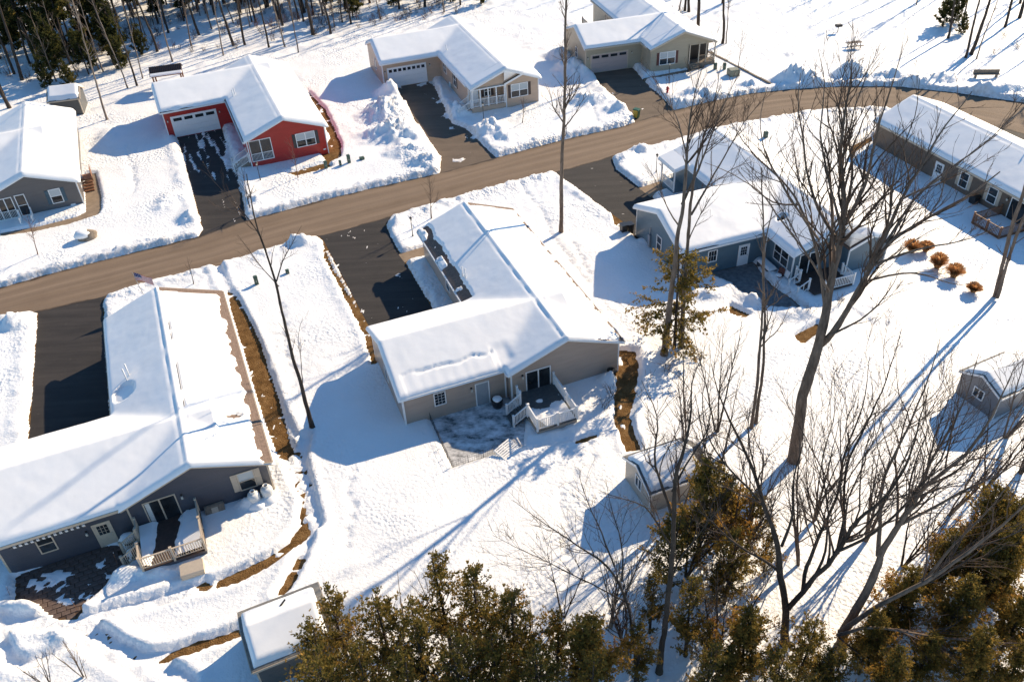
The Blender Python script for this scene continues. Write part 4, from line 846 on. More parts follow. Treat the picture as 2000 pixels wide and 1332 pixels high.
pro = pr_.build('porch_roof', M['shingle'], olive); x_, y_ = np.meshgrid(np.arange(-4.6, 4.62, 0.2), np.arange(-1.45, 0.5, 0.19)); z_ = EAVE + SLOPE * (4.55 - np.abs(x_)); d_ = np.clip(np.minimum(y_ + 1.45, 4.6 - np.abs(x_)) / 0.3, 0, 1)
np_mesh('porch_snow', np.stack([x_.ravel(), y_.ravel(), (z_ + 0.26 * np.sqrt(1 - (1 - d_) ** 2)).ravel()], 1), grid_faces(*x_.shape), M['roof_snow'], olive)
ow = MB(); ow.v += [(-4.25, -0.95, -0.7), (0.9, -0.95, -0.7), (0.9, -0.95, 2.6), (4.25, -0.95, 2.6), (4.25, -0.95, 2.75), (0, -0.95, 4.4), (-4.25, -0.95, 2.75), (-4.25, 0.31, -0.7), (-4.25, 0.31, 2.75), (0.9, 0.31, -0.7), (0.9, 0.31, 2.6), (4.25, 0.31, 2.6)]
ow.f += [(0, 1, 2, 5, 6), (2, 3, 4, 5), (7, 0, 6, 8), (1, 9, 10, 2), (2, 10, 11, 3)]; ow.build('front_wall', SID['olive'], olive)
window(olive, '-y', -0.95, -3.0, -0.95, 0.65, 2.15, 2, trim='white', shut='shut_red', pane='blind')
tb = MB()
for s in (-1, 1): tb.hexa([(s * 4.55, -1.45, EAVE - 0.25), (0, -1.45, zr - 0.25), (0, -1.4, zr - 0.25), (s * 4.55, -1.4, EAVE - 0.25)], [(s * 4.55, -1.45, EAVE - 0.02), (0, -1.45, zr - 0.02), (0, -1.4, zr - 0.02), (s * 4.55, -1.4, EAVE - 0.02)])
build_each(tb, 'rake_board', M['beige'], pro)
ld = MB().box(-6.9, -4.27, 15.5, 18.5, 0.4, 0.52).build('rear_deck', M['wood_grey'], olive)
for i in range(7): MB().bar((-6.85, 15.5 + i * 0.43, -0.5), (-6.85, 15.5 + (i + 1) * 0.43, 0.4), 0.05).build('lattice_bar', M['wood_grey'], ld)
for i in range(7): MB().bar((-6.80, 15.5 + (i + 1) * 0.43, -0.5), (-6.80, 15.5 + i * 0.43, 0.4), 0.05).build('lattice_bar', M['wood_grey'], ld)
railing(ld, [(-4.4, 15.55, 0.52), (-6.85, 15.55, 0.52), (-6.85, 18.4, 0.52)], 0, 0.95, 'wood_grey', 0.2)

# --- blue house
def bare_blue(x, y, t, z): return np.where(((x + 2.9) / 0.45) ** 2 + ((y - 4.4) / 0.3) ** 2 < 1, -0.03, t)
blue = make_house('blue', 'ranch_house', 'blue sided house behind bare trees with white stair rails and dark rear patio', 21.0, 'blue', 'white', (-12.75, 3.9, 12.7), (0.1, 4.55, -1.0), step=0.16, T=0.26, bare=bare_blue)
slider(blue, '-y', 0.3, -3.6, -1.8, 0.45, 2.45); window(blue, '-x', -4.25, 1.0, 2.9, 1.0, 2.45, 2, pane='glass'); door(blue, '-y', 4.18, -6.9, -6.0, 0.02, 2.0, lites=(3, 3)); window(blue, '-y', 4.18, -9.9, -9.15, 1.2, 2.2, grid=(3, 2))
window(blue, '-x', -12.53, 7.6, 8.35, 0.9, 2.2); MB().box(-12.72, -12.53, 9.4, 9.75, 0.4, 1.6).tube((-12.62, 9.58, 1.6), (-12.62, 9.58, 2.3), 0.04).build('electric_meter', M['steel'], blue)
MB().bar((-4.4, 4.0, 0.1), (-4.4, 4.0, 2.7), 0.09).build('downspout', M['white'], blue); garage_door(blue, '+y', 12.42, -11.4, -6.6, 0, 2.15, 4)
MB().bar((-12.5, 12.35, 0.1), (-12.5, 12.35, 2.7), 0.09).build('downspout', M['white'], blue)
MB().tube((-2.9, 4.4, 3.4), (-2.9, 4.4, 3.85), 0.10, 0.10).build('roof_vent', M['black'], blue)
dk = MB().box(-4.0, -0.2, -2.6, 0.29, 0.45, 0.55).build('deck', M['wood_dark'], blue); MB().box(-3.9, -0.3, -2.5, 0.2, -0.1, 0.44).build('skirt', M['wood_dark'], dk)
railing(dk, [(-3.0, -2.55, 0.55), (-0.25, -2.55, 0.55), (-0.25, -1.0, 0.55)], 0, 0.95, 'white', 0.16); railing(dk, [(-3.95, 0.1, 0.55), (-3.95, -0.5, 0.55)], 0, 0.95, 'white', 0.16); steps(dk, (-4.0, -0.55, 0.55), (-5.0, -0.55, 0), (0, -1.2, 0), 3, 'wood_dark')
for yy in (-0.55, -1.8): railing(dk, [(-4.0, yy, 0.55), (-5.0, yy, 0.0)], 0, 0.9, 'white', 0.5)
pp = MB().box(-5.9, -4.25, 17.6, 20.4, -0.2, 0.4).build('front_porch', SID['blue'], blue)
for yy in (17.7, 20.3): MB().box(-5.85, -5.73, yy - 0.06, yy + 0.06, 0.4, 2.75).build('porch_post', M['white'], pp)
railing(pp, [(-5.8, 17.7, 0.4), (-5.8, 20.3, 0.4)], 0, 0.9, 'white', 0.15, posts=False)
a = [(-6.1, 17.3, 2.62), (-4.5, 17.3, 3.0), (-4.5, 20.7, 3.0), (-6.1, 20.7, 2.62)]; MB().hexa(a, [(p[0], p[1], p[2] + 0.12) for p in a]).build('porch_roof', M['white'], blue)
a = [(p[0] - 0.02, p[1], p[2] + 0.125) for p in a]; MB().hexa(a, [(p[0] + 0.1 * (p[0] < -5), p[1] + (0.1 if p[1] < 18 else -0.1), p[2] + 0.24) for p in a]).build('porch_snow', M['roof_snow'], blue)

# --- brown house at the right edge
brown = make_house('brown', 'ranch_house', 'dark brown long house with beige shutters and wooden rail deck', 22.0, 'brown', 'beige', None, step=0.18, T=0.24)
F_ = '-x'; P_ = -4.25
door(brown, F_, P_, 12.1, 13.0, 0.02, 2.0, lites=(3, 3)); window(brown, F_, P_, 9.0, 9.9, 0.95, 2.35, shut='beige'); window(brown, F_, P_, 5.6, 6.5, 0.95, 2.35, shut='beige'); slider(brown, F_, P_, 2.2, 4.0, 0.35, 2.4); wall_light(brown, F_, P_, 4.4, 2.1)
pipes(brown, [(0.8, 7.6), (0.9, 6.8)], h=1.3)
dk = MB().box(-7.6, -4.27, 1.6, 4.7, 0.25, 0.38).build('deck', M['wood'], brown)
for xx in (-7.5, -4.6):
    for yy in (1.7, 4.6): MB().box(xx - 0.06, xx + 0.06, yy - 0.06, yy + 0.06, -0.1, 0.25).build('leg', M['wood'], dk)
railing(dk, [(-4.4, 4.65, 0.38), (-7.55, 4.65, 0.38), (-7.55, 3.1, 0.38), (-7.55, 1.65, 0.38), (-4.4, 1.65, 0.38)], 0, 0.95, 'wood', 0.14)
x_, y_ = np.meshgrid(np.arange(-7.5, -4.2, 0.15), np.arange(1.7, 4.65, 0.15)); np_mesh('deck_snow', np.stack([x_.ravel(), y_.ravel(), (0.46 + fbm(x_ * 0.9, y_ * 0.9, 79, 3) * 0.12).ravel()], 1), grid_faces(*x_.shape), M['cap_snow'], dk)

# ------------------------------------------------------------------ sheds and the pavilion
def shed(loc, rz, lx, ly, he, rise, sid, label, shingle='shingle_dark', T=0.22, inset=(0.1, 0.1, 0.1, 0.1), trim='white', win=None, base=-0.1, dr=None):
    """ridge along local x; origin at the far left roof corner, y runs towards the near eave"""
    e = empty('garden_shed', (loc[0], loc[1], 0), rz, label, 'shed'); oh = 0.16; yc = -ly / 2
    w = MB(); x0, x1, ya, yb = oh, lx - oh, -ly + oh, -oh; zt = he - 0.08; za = he + rise - 0.12
    w.v += [(x0, ya, base), (x0, yb, base), (x0, yb, zt), (x0, yc, za), (x0, ya, zt), (x1, ya, base), (x1, yb, base), (x1, yb, zt), (x1, yc, za), (x1, ya, zt)]
    w.f += [(4, 3, 2, 1, 0), (5, 6, 7, 8, 9), (0, 5, 9, 4), (6, 1, 2, 7)]; w.build('wall', SID[sid], e)
    r = MB()
    for ye in (0, -ly):
        a = [(0, ye, he - 0.1), (lx, ye, he - 0.1), (lx, yc, he + rise - 0.1), (0, yc, he + rise - 0.1)]; r.hexa(a, [(p[0], p[1], p[2] + 0.1) for p in a])
    ro = r.build('roof', M[shingle], e); tb = MB()
    for xx in (-0.03, lx + 0.03):
        for ye in (0, -ly): tb.hexa([(xx - 0.02, ye, he - 0.18), (xx + 0.02, ye, he - 0.18), (xx + 0.02, yc, he + rise - 0.18), (xx - 0.02, yc, he + rise - 0.18)], [(xx - 0.02, ye, he - 0.02), (xx + 0.02, ye, he - 0.02), (xx + 0.02, yc, he + rise - 0.02), (xx - 0.02, yc, he + rise - 0.02)])
    tb.box(0.02, lx - 0.02, -ly - 0.04, -ly - 0.002, he - 0.17, he - 0.02); build_each(tb, 'fascia', M[trim], ro)
    ct = MB()
    for xx in (x0 - 0.012, x1 - 0.088): ct.box(xx, xx + 0.1, ya - 0.012, ya + 0.09, base, zt - 0.05)
    build_each(ct, 'corner_trim', M[trim], e)
    ax = np.linspace(0, lx, int(lx / 0.1)); ay = np.linspace(-ly, 0, int(ly / 0.1)); x, y = np.meshgrid(ax, ay); d = np.minimum(np.minimum(x - inset[0], lx - inset[1] - x), np.minimum(y + ly - inset[2], -inset[3] - y))
    d = d + fbm(x * 1.2, y * 1.2, 7, 3) * 0.15; dd = np.clip(d / 0.28, 0, 1); z = he + rise * (1 - np.abs(y - yc) / (ly / 2)); t = np.where(d > 0, T * np.sqrt(1 - (1 - dd) ** 2) * (1 + 0.3 * fbm(x * 0.5, y * 0.5, 4, 2)), -0.06)
    np_mesh('roof_snow', np.stack([x.ravel(), y.ravel(), (z + t).ravel()], 1), grid_faces(*x.shape), M['roof_snow'], e)
    if win: window(e, '-x', x0, win[0], win[1], win[2], win[3], 2, sash=False)
    if dr: door(e, '-y', ya, dr[0], dr[1], 0.05, 1.85, trim, 'door_white')
    return e
shed((6.55, 37.8), math.radians(19.6), 4.3, 3.5, 2.15, 0.85, 'greige', 'greige shed with small white window, long blue shadow beside it', inset=(0.12, 0.5, 0.1, 0.35), win=(-2.2, -1.55, 1.15, 1.95))
s2 = shed((-15.39, 27.73), math.radians(22.7), 4.36, 3.9, 2.3, 0.85, 'shed_dark', 'dark walled shed with beige trim, snow roof and curved metal vent', trim='beige', inset=(0.15, 0.35, 0.18, 0.42), T=0.28)
MB().tube((2.2, -1.3, 2.9), (2.2, -1.3, 3.15), 0.05).tube((2.2, -1.3, 3.15), (2.5, -1.1, 3.25), 0.05).build('vent', M['iron'], s2)
shed((30.5, 44.1), math.radians(24.0), 4.2, 3.4, 2.25, 0.8, 'slate', 'slate grey shed with white framed double window, seen through branches', win=(-2.1, -1.4, 1.1, 1.75), inset=(0.1, 0.3, 0.12, 0.3))
shed((-56.3, 106.6), math.radians(12.0), 3.8, 3.8, 2.35, 0.9, 'shed_dark', 'small dark shed with thick snow roof behind the charcoal house', trim='beige', T=0.4)
pv = empty('picnic_pavilion', (-44.7, 109.4, 0), math.radians(14), 'open wooden pavilion with dark ribbed metal roof at the edge of the wood', 'pavilion')
for xx in (0.25, 3.7):
    for yy in (0.15, 2.5): MB().box(xx - 0.09, xx + 0.09, yy - 0.09, yy + 0.09, -0.2, 2.45).build('post', M['wood'], pv)
MB().box(0.1, 3.85, 0.1, 0.2, 2.3, 2.46).build('beam', M['wood'], pv); MB().box(0.1, 3.85, 2.45, 2.55, 2.3, 2.46).build('beam', M['wood'], pv)
r = MB()
for ye in (-0.1, 2.75):
    a = [(-0.05, ye, 2.45), (4.0, ye, 2.45), (4.0, 1.32, 3.25), (-0.05, 1.32, 3.25)]; r.hexa(a, [(p[0], p[1], p[2] + 0.06) for p in a])
ro = r.build('roof', M['metal_roof'], pv)
for i in range(18): MB().hexa([(0.0 + i * 0.225, -0.1, 2.51), (0.05 + i * 0.225, -0.1, 2.51), (0.05 + i * 0.225, 1.32, 3.31), (0.0 + i * 0.225, 1.32, 3.31)], [(0.0 + i * 0.225, -0.1, 2.56), (0.05 + i * 0.225, -0.1, 2.56), (0.05 + i * 0.225, 1.32, 3.36), (0.0 + i * 0.225, 1.32, 3.36)]).build('rib', M['metal_roof'], ro)
MB().hexa([(0, -0.14, 2.49), (3.95, -0.14, 2.49), (3.95, 0.25, 2.72), (0, 0.25, 2.72)], [(0.05, -0.1, 2.66), (3.9, -0.1, 2.66), (3.9, 0.22, 2.80), (0.05, 0.22, 2.80)]).build('roof_snow', M['roof_snow'], pv)
# SMALL_THINGS
# ------------------------------------------------------------------ small things
def ground_z(x, y): return max(0.0, snow_z(x, y))
def at_px(px, py): p = G(px, py); return (p[0], p[1], ground_z(p[0], p[1]) - 0.03)
def lamp_post(loc, label, h=1.7):
    e = empty('lamp_post', loc, 0.3, label, 'lamp post')
    MB().tube((0, 0, -0.3), (0, 0, h), 0.04, 0.03).lathe([(0.07, 0), (0.07, 0.12), (0.045, 0.2)], 8).build('post', M['iron'], e)
    MB().hexa([(-0.06, -0.06, h), (0.06, -0.06, h), (0.06, 0.06, h), (-0.06, 0.06, h)], [(-0.10, -0.10, h + 0.24), (0.10, -0.10, h + 0.24), (0.10, 0.10, h + 0.24), (-0.10, 0.10, h + 0.24)]).build('lantern', M['lamp_glass'], e)
    MB().lathe([(0.15, h + 0.24), (0.13, h + 0.28), (0.03, h + 0.38), (0.015, h + 0.44)], 8).build('cap', M['iron'], e)
lamp_post(at_px(807, 466), 'black lamp post between driveway and walk of the taupe house')
lamp_post(at_px(1281, 342), 'black lamp post on snowy lawn beside the blue house driveway')
lamp_post(at_px(945, 239), 'black lamp post in front of the tan house porch')
lamp_post(at_px(510, 357), 'black lamp post beside the barn red house driveway')
lamp_post(at_px(1306, 158), 'black lamp post in front of the olive house')
def pedestal(loc, label, w=0.34, d=0.3, h=0.85, mat='green_box', rz=0.35, name='utility_pedestal', group=None):
    e = empty(name, loc, rz, label, 'utility box', group)
    MB().box(-w / 2, w / 2, -d / 2, d / 2, -0.3, h * 0.86).build('cabinet', M[mat], e)
    MB().hexa([(-w / 2 - 0.02, -d / 2 - 0.02, h * 0.86), (w / 2 + 0.02, -d / 2 - 0.02, h * 0.86), (w / 2 + 0.02, d / 2 + 0.02, h * 0.86), (-w / 2 - 0.02, d / 2 + 0.02, h * 0.86)], [(-w / 2 + 0.03, -d / 2 + 0.03, h), (w / 2 - 0.03, -d / 2 + 0.03, h), (w / 2 - 0.03, d / 2 - 0.03, h), (-w / 2 + 0.03, d / 2 - 0.03, h)]).build('lid', M[mat], e)
    MB().box(-0.03, 0.03, -d / 2 - 0.015, -d / 2 - 0.002, h * 0.4, h * 0.5).build('latch', M['steel'], e)
pedestal(at_px(503, 559), 'green utility pedestal in the snow beside the slender leaning tree')
pedestal(at_px(563, 538), 'low green utility cap near the snow bank of the taupe house driveway', 0.3, 0.3, 0.4)
pedestal(at_px(638, 333), 'dark green utility pedestal in front of the red house corner')
pedestal(at_px(666, 328), 'small green utility pedestal between two others near the red house', 0.24, 0.24, 0.6)
pedestal(at_px(683, 323), 'tall green utility pedestal furthest from the red house', 0.34, 0.3, 0.95)
pedestal(at_px(708, 317), 'flat green utility cap beside the ploughed snow pile', 0.5, 0.4, 0.3)
pedestal(at_px(1494, 274), 'dark green utility pedestal on the lawn inside the road bend', 0.4, 0.35, 0.7)
pedestal(at_px(1466, 285), 'slim grey green pedestal beside the blue house lawn', 0.22, 0.22, 0.7, 'box_grey')
pedestal(at_px(1396, 141), 'green pedestal beside the olive house lawn edging', 0.34, 0.3, 0.85)
pedestal(at_px(1414, 141), 'dark pedestal next to the big utility cabinet', 0.3, 0.3, 0.85)
pedestal(at_px(1431, 152), 'large grey green utility cabinet near the olive house', 1.25, 1.1, 0.85, 'box_grey', 0.2, 'utility_cabinet')
p = at_px(1303, 188); e = empty('fire_hydrant', p, 0.2, 'red fire hydrant in the snow beside the olive house driveway', 'hydrant')
MB().lathe([(0.16, -0.2), (0.16, 0.05), (0.12, 0.08), (0.12, 0.52), (0.17, 0.54), (0.17, 0.60), (0.10, 0.74), (0.04, 0.80)], 12).build('barrel', M['red'], e, True)
for s in (-1, 1): MB().tube((s * 0.1, 0, 0.42), (s * 0.24, 0, 0.42), 0.065).build('nozzle', M['red'], e)
MB().tube((0, -0.1, 0.36), (0, -0.24, 0.36), 0.08).build('nozzle', M['red'], e); MB().bar((0.05, 0.05, 0.5), (0.05, 0.05, 1.25), 0.025).build('marker_rod', M['red'], e)
p = G(1243, 231); e = empty('wheeled_bin', (p[0], p[1], 0.01), 0.9, 'green wheeled bin with yellow side at the end of the olive house driveway', 'bin')
MB().hexa([(-0.24, -0.26, 0.06), (0.24, -0.26, 0.06), (0.24, 0.26, 0.06), (-0.24, 0.26, 0.06)], [(-0.30, -0.34, 1.02), (0.30, -0.34, 1.02), (0.30, 0.34, 1.02), (-0.30, 0.34, 1.02)]).build('body', M['green'], e)
MB().hexa([(-0.32, -0.36, 1.02), (0.32, -0.36, 1.02), (0.32, 0.38, 1.02), (-0.32, 0.38, 1.02)], [(-0.28, -0.30, 1.10), (0.28, -0.30, 1.10), (0.28, 0.36, 1.12), (-0.28, 0.36, 1.12)]).build('lid', M['green'], e)
MB().hexa([(-0.26, -0.2, 0.12), (-0.25, -0.2, 0.12), (-0.25, 0.24, 0.12), (-0.26, 0.24, 0.12)], [(-0.32, -0.3, 1.0), (-0.29, -0.3, 1.0), (-0.29, 0.32, 1.0), (-0.32, 0.32, 1.0)]).build('side_panel', M['yellow'], e)
for s in (-1, 1): MB().tube((s * 0.24, 0.28, 0.1), (s * 0.30, 0.28, 0.1), 0.1, n=12).build('wheel', M['black'], e)
p = at_px(172, 470); e = empty('boulder', p, 0.4, 'granite boulder capped with snow on the front lawn of the charcoal house', 'boulder')
def blob(name, m, par, r, seed, flat=1.0, zmin=None, c=(0, 0, 0)):
    u, v = np.meshgrid(np.linspace(0, 2 * np.pi, 25), np.linspace(0, np.pi, 13)); X_ = np.sin(v) * np.cos(u); Y_ = np.sin(v) * np.sin(u); Z_ = np.cos(v)
    k = 1 + 0.45 * fbm(X_ * 1.3 + 7, Y_ * 1.3 + Z_ * 1.7 + 3, seed, 3) * np.sin(v)
    P = np.stack([c[0] + X_ * r[0] * k, c[1] + Y_ * r[1] * k, c[2] + Z_ * r[2] * k * flat], -1)
    if zmin is not None: P[..., 2] = np.maximum(P[..., 2], zmin)
    return np_mesh(name, P.reshape(-1, 3), grid_faces(*u.shape)[:, ::-1], m, par)
blob('rock', M['stone'], e, (0.95, 0.65, 0.75), 3, c=(0.1, 0, 0.15)); blob('snow_cap', M['cap_snow'], e, (0.78, 0.62, 0.45), 9, c=(-0.28, 0, 0.55))
# flag on a pole by the navy house front
fx, fy, _ = G(291, 596); e = empty('flag', (fx, fy, 0), 0.25, 'striped flag on a slim pole at the roadside in front of the navy house', 'flag')
MB().tube((0, 0, 0), (-0.35, 0, 3.4), 0.035, 0.025).build('pole', M['steel'], e)
fl = bpy.data.objects.new('cloth', None); link(fl, e); fl.location = (-0.33, 0, 2.6)
def cloth(u, v): return (0.05 + u * 1.25 , 0.10 * math.sin(u * 5.0 + v), 0.72 * v - u * 0.72 )
for j in range(13):
    m_ = MB(); v0, v1 = j / 13, (j + 1) / 13
    for i in range(10):
        u0 = i / 10; u1 = (i + 1) / 10
        if j >= 6 and u1 < 0.41: continue
        m_.quad(cloth(u0, v0), cloth(u1, v0), cloth(u1, v1), cloth(u0, v1))
    m_.build('stripe', M['flag_red'] if j % 2 == 0 else M['flag_white'], fl)
m_ = MB()
for i in range(4): m_.quad(cloth(i / 10, 6 / 13), cloth((i + 1) / 10, 6 / 13), cloth((i + 1) / 10, 1), cloth(i / 10, 1))
cn = m_.build('canton', M['flag_blue'], fl); st = MB()
for i in range(4):
    for j in range(4):
        u, v = 0.06 + i * 0.095, 0.52 + j * 0.125; a = cloth(u, v)
        st.quad((a[0] - 0.018, a[1] - 0.012, a[2] - 0.018), (a[0] + 0.018, a[1] - 0.012, a[2] - 0.018), (a[0] + 0.018, a[1] - 0.012, a[2] + 0.018), (a[0] - 0.018, a[1] - 0.012, a[2] + 0.018))
tag(st.build('stars', M['flag_white'], fl), kind='stuff')
# things behind the taupe house
def HW(key, x, y, z=0.0): a = H2W(HS[key], x, y); return (a[0], a[1], z)
e = empty('barrel_planter', HW('main', -5.35, 0.35, 0.02), 0, 'black round barrel heaped with snow beside the grey back door', 'barrel')
MB().lathe([(0.34, 0), (0.40, 0.3), (0.42, 0.62), (0.44, 0.66), (0.38, 0.68)], 16).build('body', M['black'], e, True); blob('snow_cap', M['cap_snow'], e, (0.34, 0.34, 0.16), 4, c=(0, 0, 0.70))
e = empty('burn_barrel', HW('main', 3.4, -0.3, 0.02), 0, 'black round bin behind a snow heap at the taupe house corner', 'barrel'); MB().lathe([(0.3, 0), (0.34, 0.75), (0.37, 0.78), (0.2, 0.86)], 14).build('body', M['black'], e, True); MB().box(-0.08, 0.08, -0.02, 0.02, 0.86, 0.92).build('handle', M['black'], e)
def wire_fence(a, b, label, h=0.75):
    a = Vector(a); b = Vector(b); e = empty('wire_fence', a, math.atan2(b.y - a.y, b.x - a.x), label, 'fence'); L_ = (b - a).length; n = max(2, int(L_ / 0.9))
    for i in range(n + 1): MB().tube((L_ * i / n, 0, -0.1), (L_ * i / n, 0, h), 0.018, n=5).build('post', M['iron'], e)
    for k in range(4): MB().tube((0, 0, 0.12 + k * (h - 0.17) / 3), (L_, 0, 0.12 + k * (h - 0.17) / 3), 0.008, n=4).build('wire', M['iron'], e)
    o = None
    for i in range(int(L_ / 0.16)):
        if o is None: o = MB().tube((0, 0, 0.05), (0, 0, h - 0.05), 0.006, n=4).build('picket', M['iron'], e)
        else: o = bpy.data.objects.new('picket', o.data); link(o, e)
        o.location = (0.08 + i * 0.16, 0, 0)
wire_fence(HW('main', -10.2, 0.9), HW('main', -10.27, -4.1), 'thin wire fence between the patio and the shaded lawn')
wire_fence(HW('main', -10.2, -4.12), HW('main', -6.95, -3.98), 'low wire fence along the patio end nearest the open yard')
e = empty('wooden_pallet', HW('main', -6.4, -4.35, 0.28), hm[2] + 0.45, 'white slatted pallet lying tilted on the snow at the patio edge', 'pallet')
e.rotation_euler[0] = 0.25
for i in range(8): MB().box(-0.75, 0.75, -0.62 + i * 0.165, -0.52 + i * 0.165, 0.08, 0.105).build('slat', M['white'], e)
for xx in (-0.7, 0, 0.7): MB().box(xx - 0.04, xx + 0.04, -0.62, 0.64, 0, 0.078).build('stringer', M['white'], e)
e = empty('ladder', HW('main', -1.9, -3.2, 0.84), hm[2] + 0.6, 'white ladder lying on the deck boards of the taupe house', 'ladder')
for yy in (-0.2, 0.2): MB().box(-0.65, 0.65, yy - 0.025, yy + 0.025, 0, 0.05).build('stile', M['white'], e)
for i in range(5): MB().box(-0.5 + i * 0.25, -0.46 + i * 0.25, -0.175, 0.175, 0.01, 0.04).build('rung', M['white'], e)
# things behind the navy house
for k, (x, y, lab) in enumerate(((2.9, -0.35, 'white propane tank under the beige shuttered window of the navy house'), (3.75, -0.2, 'white propane tank at the corner of the navy house'))):
    e = empty('propane_tank', HW('navy', x, y, 0.0), 0.2, lab, 'tank', 'propane tanks'); MB().lathe([(0.30, 0), (0.30, 0.1), (0.38, 0.16), (0.39, 0.95), (0.34, 1.1), (0.22, 1.18)], 18).build('body', M['tank'], e, True)
    MB().lathe([(0.16, 1.16), (0.17, 1.36), (0.14, 1.36), (0.13, 1.2)], 14).build('collar', M['tank'], e, True); MB().tube((0, 0, 1.15), (0, 0, 1.30), 0.05).build('valve', M['iron'], e); blob('snow_skirt', M['cap_snow'], e, (0.62, 0.55, 0.5), 5 + k, c=(0.05, -0.25, 0.15))
e = empty('storage_box', HW('navy', -1.4, -4.35, 0.0), HS['navy'][2] - 0.05, 'beige storage box with sloping lid beside the navy house deck', 'storage box')
MB().box(-0.65, 0.65, -0.4, 0.4, 0, 0.72).build('body', M['beige'], e); MB().hexa([(-0.68, -0.43, 0.72), (0.68, -0.43, 0.72), (0.68, 0.43, 0.72), (-0.68, 0.43, 0.72)], [(-0.66, -0.35, 0.78), (0.66, -0.35, 0.78), (0.66, 0.41, 0.92), (-0.66, 0.41, 0.92)]).build('lid', M['beige'], e)
e = empty('bulkhead_vent', HW('navy', 0.45, 0.12, 0.3), HS['navy'][2], 'weathered crawlspace hatch leaning against the navy house wall', 'hatch')
MB().hexa([(-0.6, -0.35, 0), (0.6, -0.35, 0), (0.6, 0.1, 0), (-0.6, 0.1, 0)], [(-0.6, -0.05, 0.45), (0.6, -0.05, 0.45), (0.6, 0.1, 0.5), (-0.6, 0.1, 0.5)]).build('panel', M['wood_grey'], e); MB().hexa([(-0.2, -0.345, 0.03), (0.2, -0.345, 0.03), (0.2, -0.3, 0.03), (-0.2, -0.3, 0.03)], [(-0.2, -0.12, 0.36), (0.2, -0.12, 0.36), (0.2, -0.06, 0.36), (-0.2, -0.06, 0.36)]).build('cover', M['beige'], e)
e = empty('covered_grill', HW('navy', -4.75, -0.25, 0.0), 0.2, 'round grill beneath a thick snow cap beside the navy house stairs', 'grill'); MB().lathe([(0.3, 0), (0.34, 0.5), (0.36, 0.6)], 14).build('body', M['iron'], e, True); blob('snow_cap', M['cap_snow'], e, (0.48, 0.42, 0.28), 8, c=(0, 0, 0.72))
for k, (x, y) in enumerate(((-11.5, -1.3), (-5.6, -1.5), (-7.9, -3.9))): 
    e = empty('driveway_stake', HW('navy', x, y, 0), k, ('thin orange stake in the snow beside the patio of the navy house', 'thin orange stake at the foot of the navy house stairs', 'thin orange stake at the curved edge of the paver patio')[k], 'stake'); MB().tube((0, 0, 0), (0.12, 0.05, 1.0), 0.014, n=5).build('rod', M['wood'], e); MB().tube((0.12, 0.05, 1.0), (0.127, 0.053, 1.06), 0.016, n=5).build('tip', M['flag_white'], e)
# paving stones of the navy patio: each stone its own piece
pt = np.array(PATIO_NAVY); cy_, sy_ = math.cos(HS['navy'][2]), math.sin(HS['navy'][2]); stone_me = {}; rp = random.Random(8); cnt = 0
patio_o = [o for o in bpy.data.objects if o.name.startswith('patio') and abs(o.data.vertices[0].co.z - 0.004) < 1e-4][0]
for j in range(-14, 4):
    for i in range(-24, -8):
        lx = i * 0.50 + (0.25 if j % 2 else 0); ly = j * 0.36; w_ = H2W(HS['navy'], lx + 0.24, ly + 0.17)
        if not inside(np.array([w_[0]]), np.array([w_[1]]), PATIO_NAVY)[0] or cnt >= 290: continue
        v = rp.randrange(4)
        if v not in stone_me:
            j_ = lambda: rp.uniform(-0.02, 0.02); b_ = [(-0.235 + j_(), -0.165 + j_(), 0), (0.235 + j_(), -0.165 + j_(), 0), (0.235 + j_(), 0.165 + j_(), 0), (-0.235 + j_(), 0.165 + j_(), 0)]
            t_ = [(a[0] * 0.95, a[1] * 0.95, 0.035) for a in b_]; o = MB().hexa(b_, t_).build('paving_stone', M['paver'], patio_o); stone_me[v] = o.data
        else: o = bpy.data.objects.new('paving_stone', stone_me[v]); link(o, patio_o)
        o.location = (w_[0], w_[1], 0.006 + rp.uniform(0, 0.012)); o.rotation_euler = (0, 0, HS['navy'][2]); cnt += 1
# things behind the blue house
def chair(loc, rz, label):
    e = empty('patio_chair', loc, rz, label, 'chair'); MB().box(-0.28, 0.28, -0.28, 0.28, 0.36, 0.42).build('seat', M['shut_red'], e); MB().hexa([(-0.28, 0.24, 0.42), (0.28, 0.24, 0.42), (0.28, 0.29, 0.42), (-0.28, 0.29, 0.42)], [(-0.28, 0.36, 0.98), (0.28, 0.36, 0.98), (0.28, 0.41, 0.98), (-0.28, 0.41, 0.98)]).build('backrest', M['shut_red'], e)
    for sx in (-0.25, 0.25):
        for sy in (-0.25, 0.25): MB().box(sx - 0.025, sx + 0.025, sy - 0.025, sy + 0.025, 0, 0.36).build('leg', M['shut_red'], e)
    blob('snow_cap', M['cap_snow'], e, (0.27, 0.25, 0.14), 6, c=(0, -0.02, 0.45))
chair(HW('blue', -4.9, 1.0, 0.03), HS['blue'][2] - 1.2, 'dark red patio chair with snow on its seat beside the blue wall')
e = empty('patio_chest', HW('blue', -4.95, 2.7, 0.03), HS['blue'][2], 'long low chest under snow against the blue house wall', 'chest'); MB().box(-0.4, 0.4, -0.9, 0.9, 0, 0.45).build('body', M['deck_grey'], e); MB().hexa([(-0.42, -0.92, 0.452), (0.42, -0.92, 0.452), (0.42, 0.92, 0.452), (-0.42, 0.92, 0.452)], [(-0.3, -0.8, 0.66), (0.3, -0.8, 0.66), (0.3, 0.8, 0.66), (-0.3, 0.8, 0.66)]).build('snow_cap', M['cap_snow'], e)
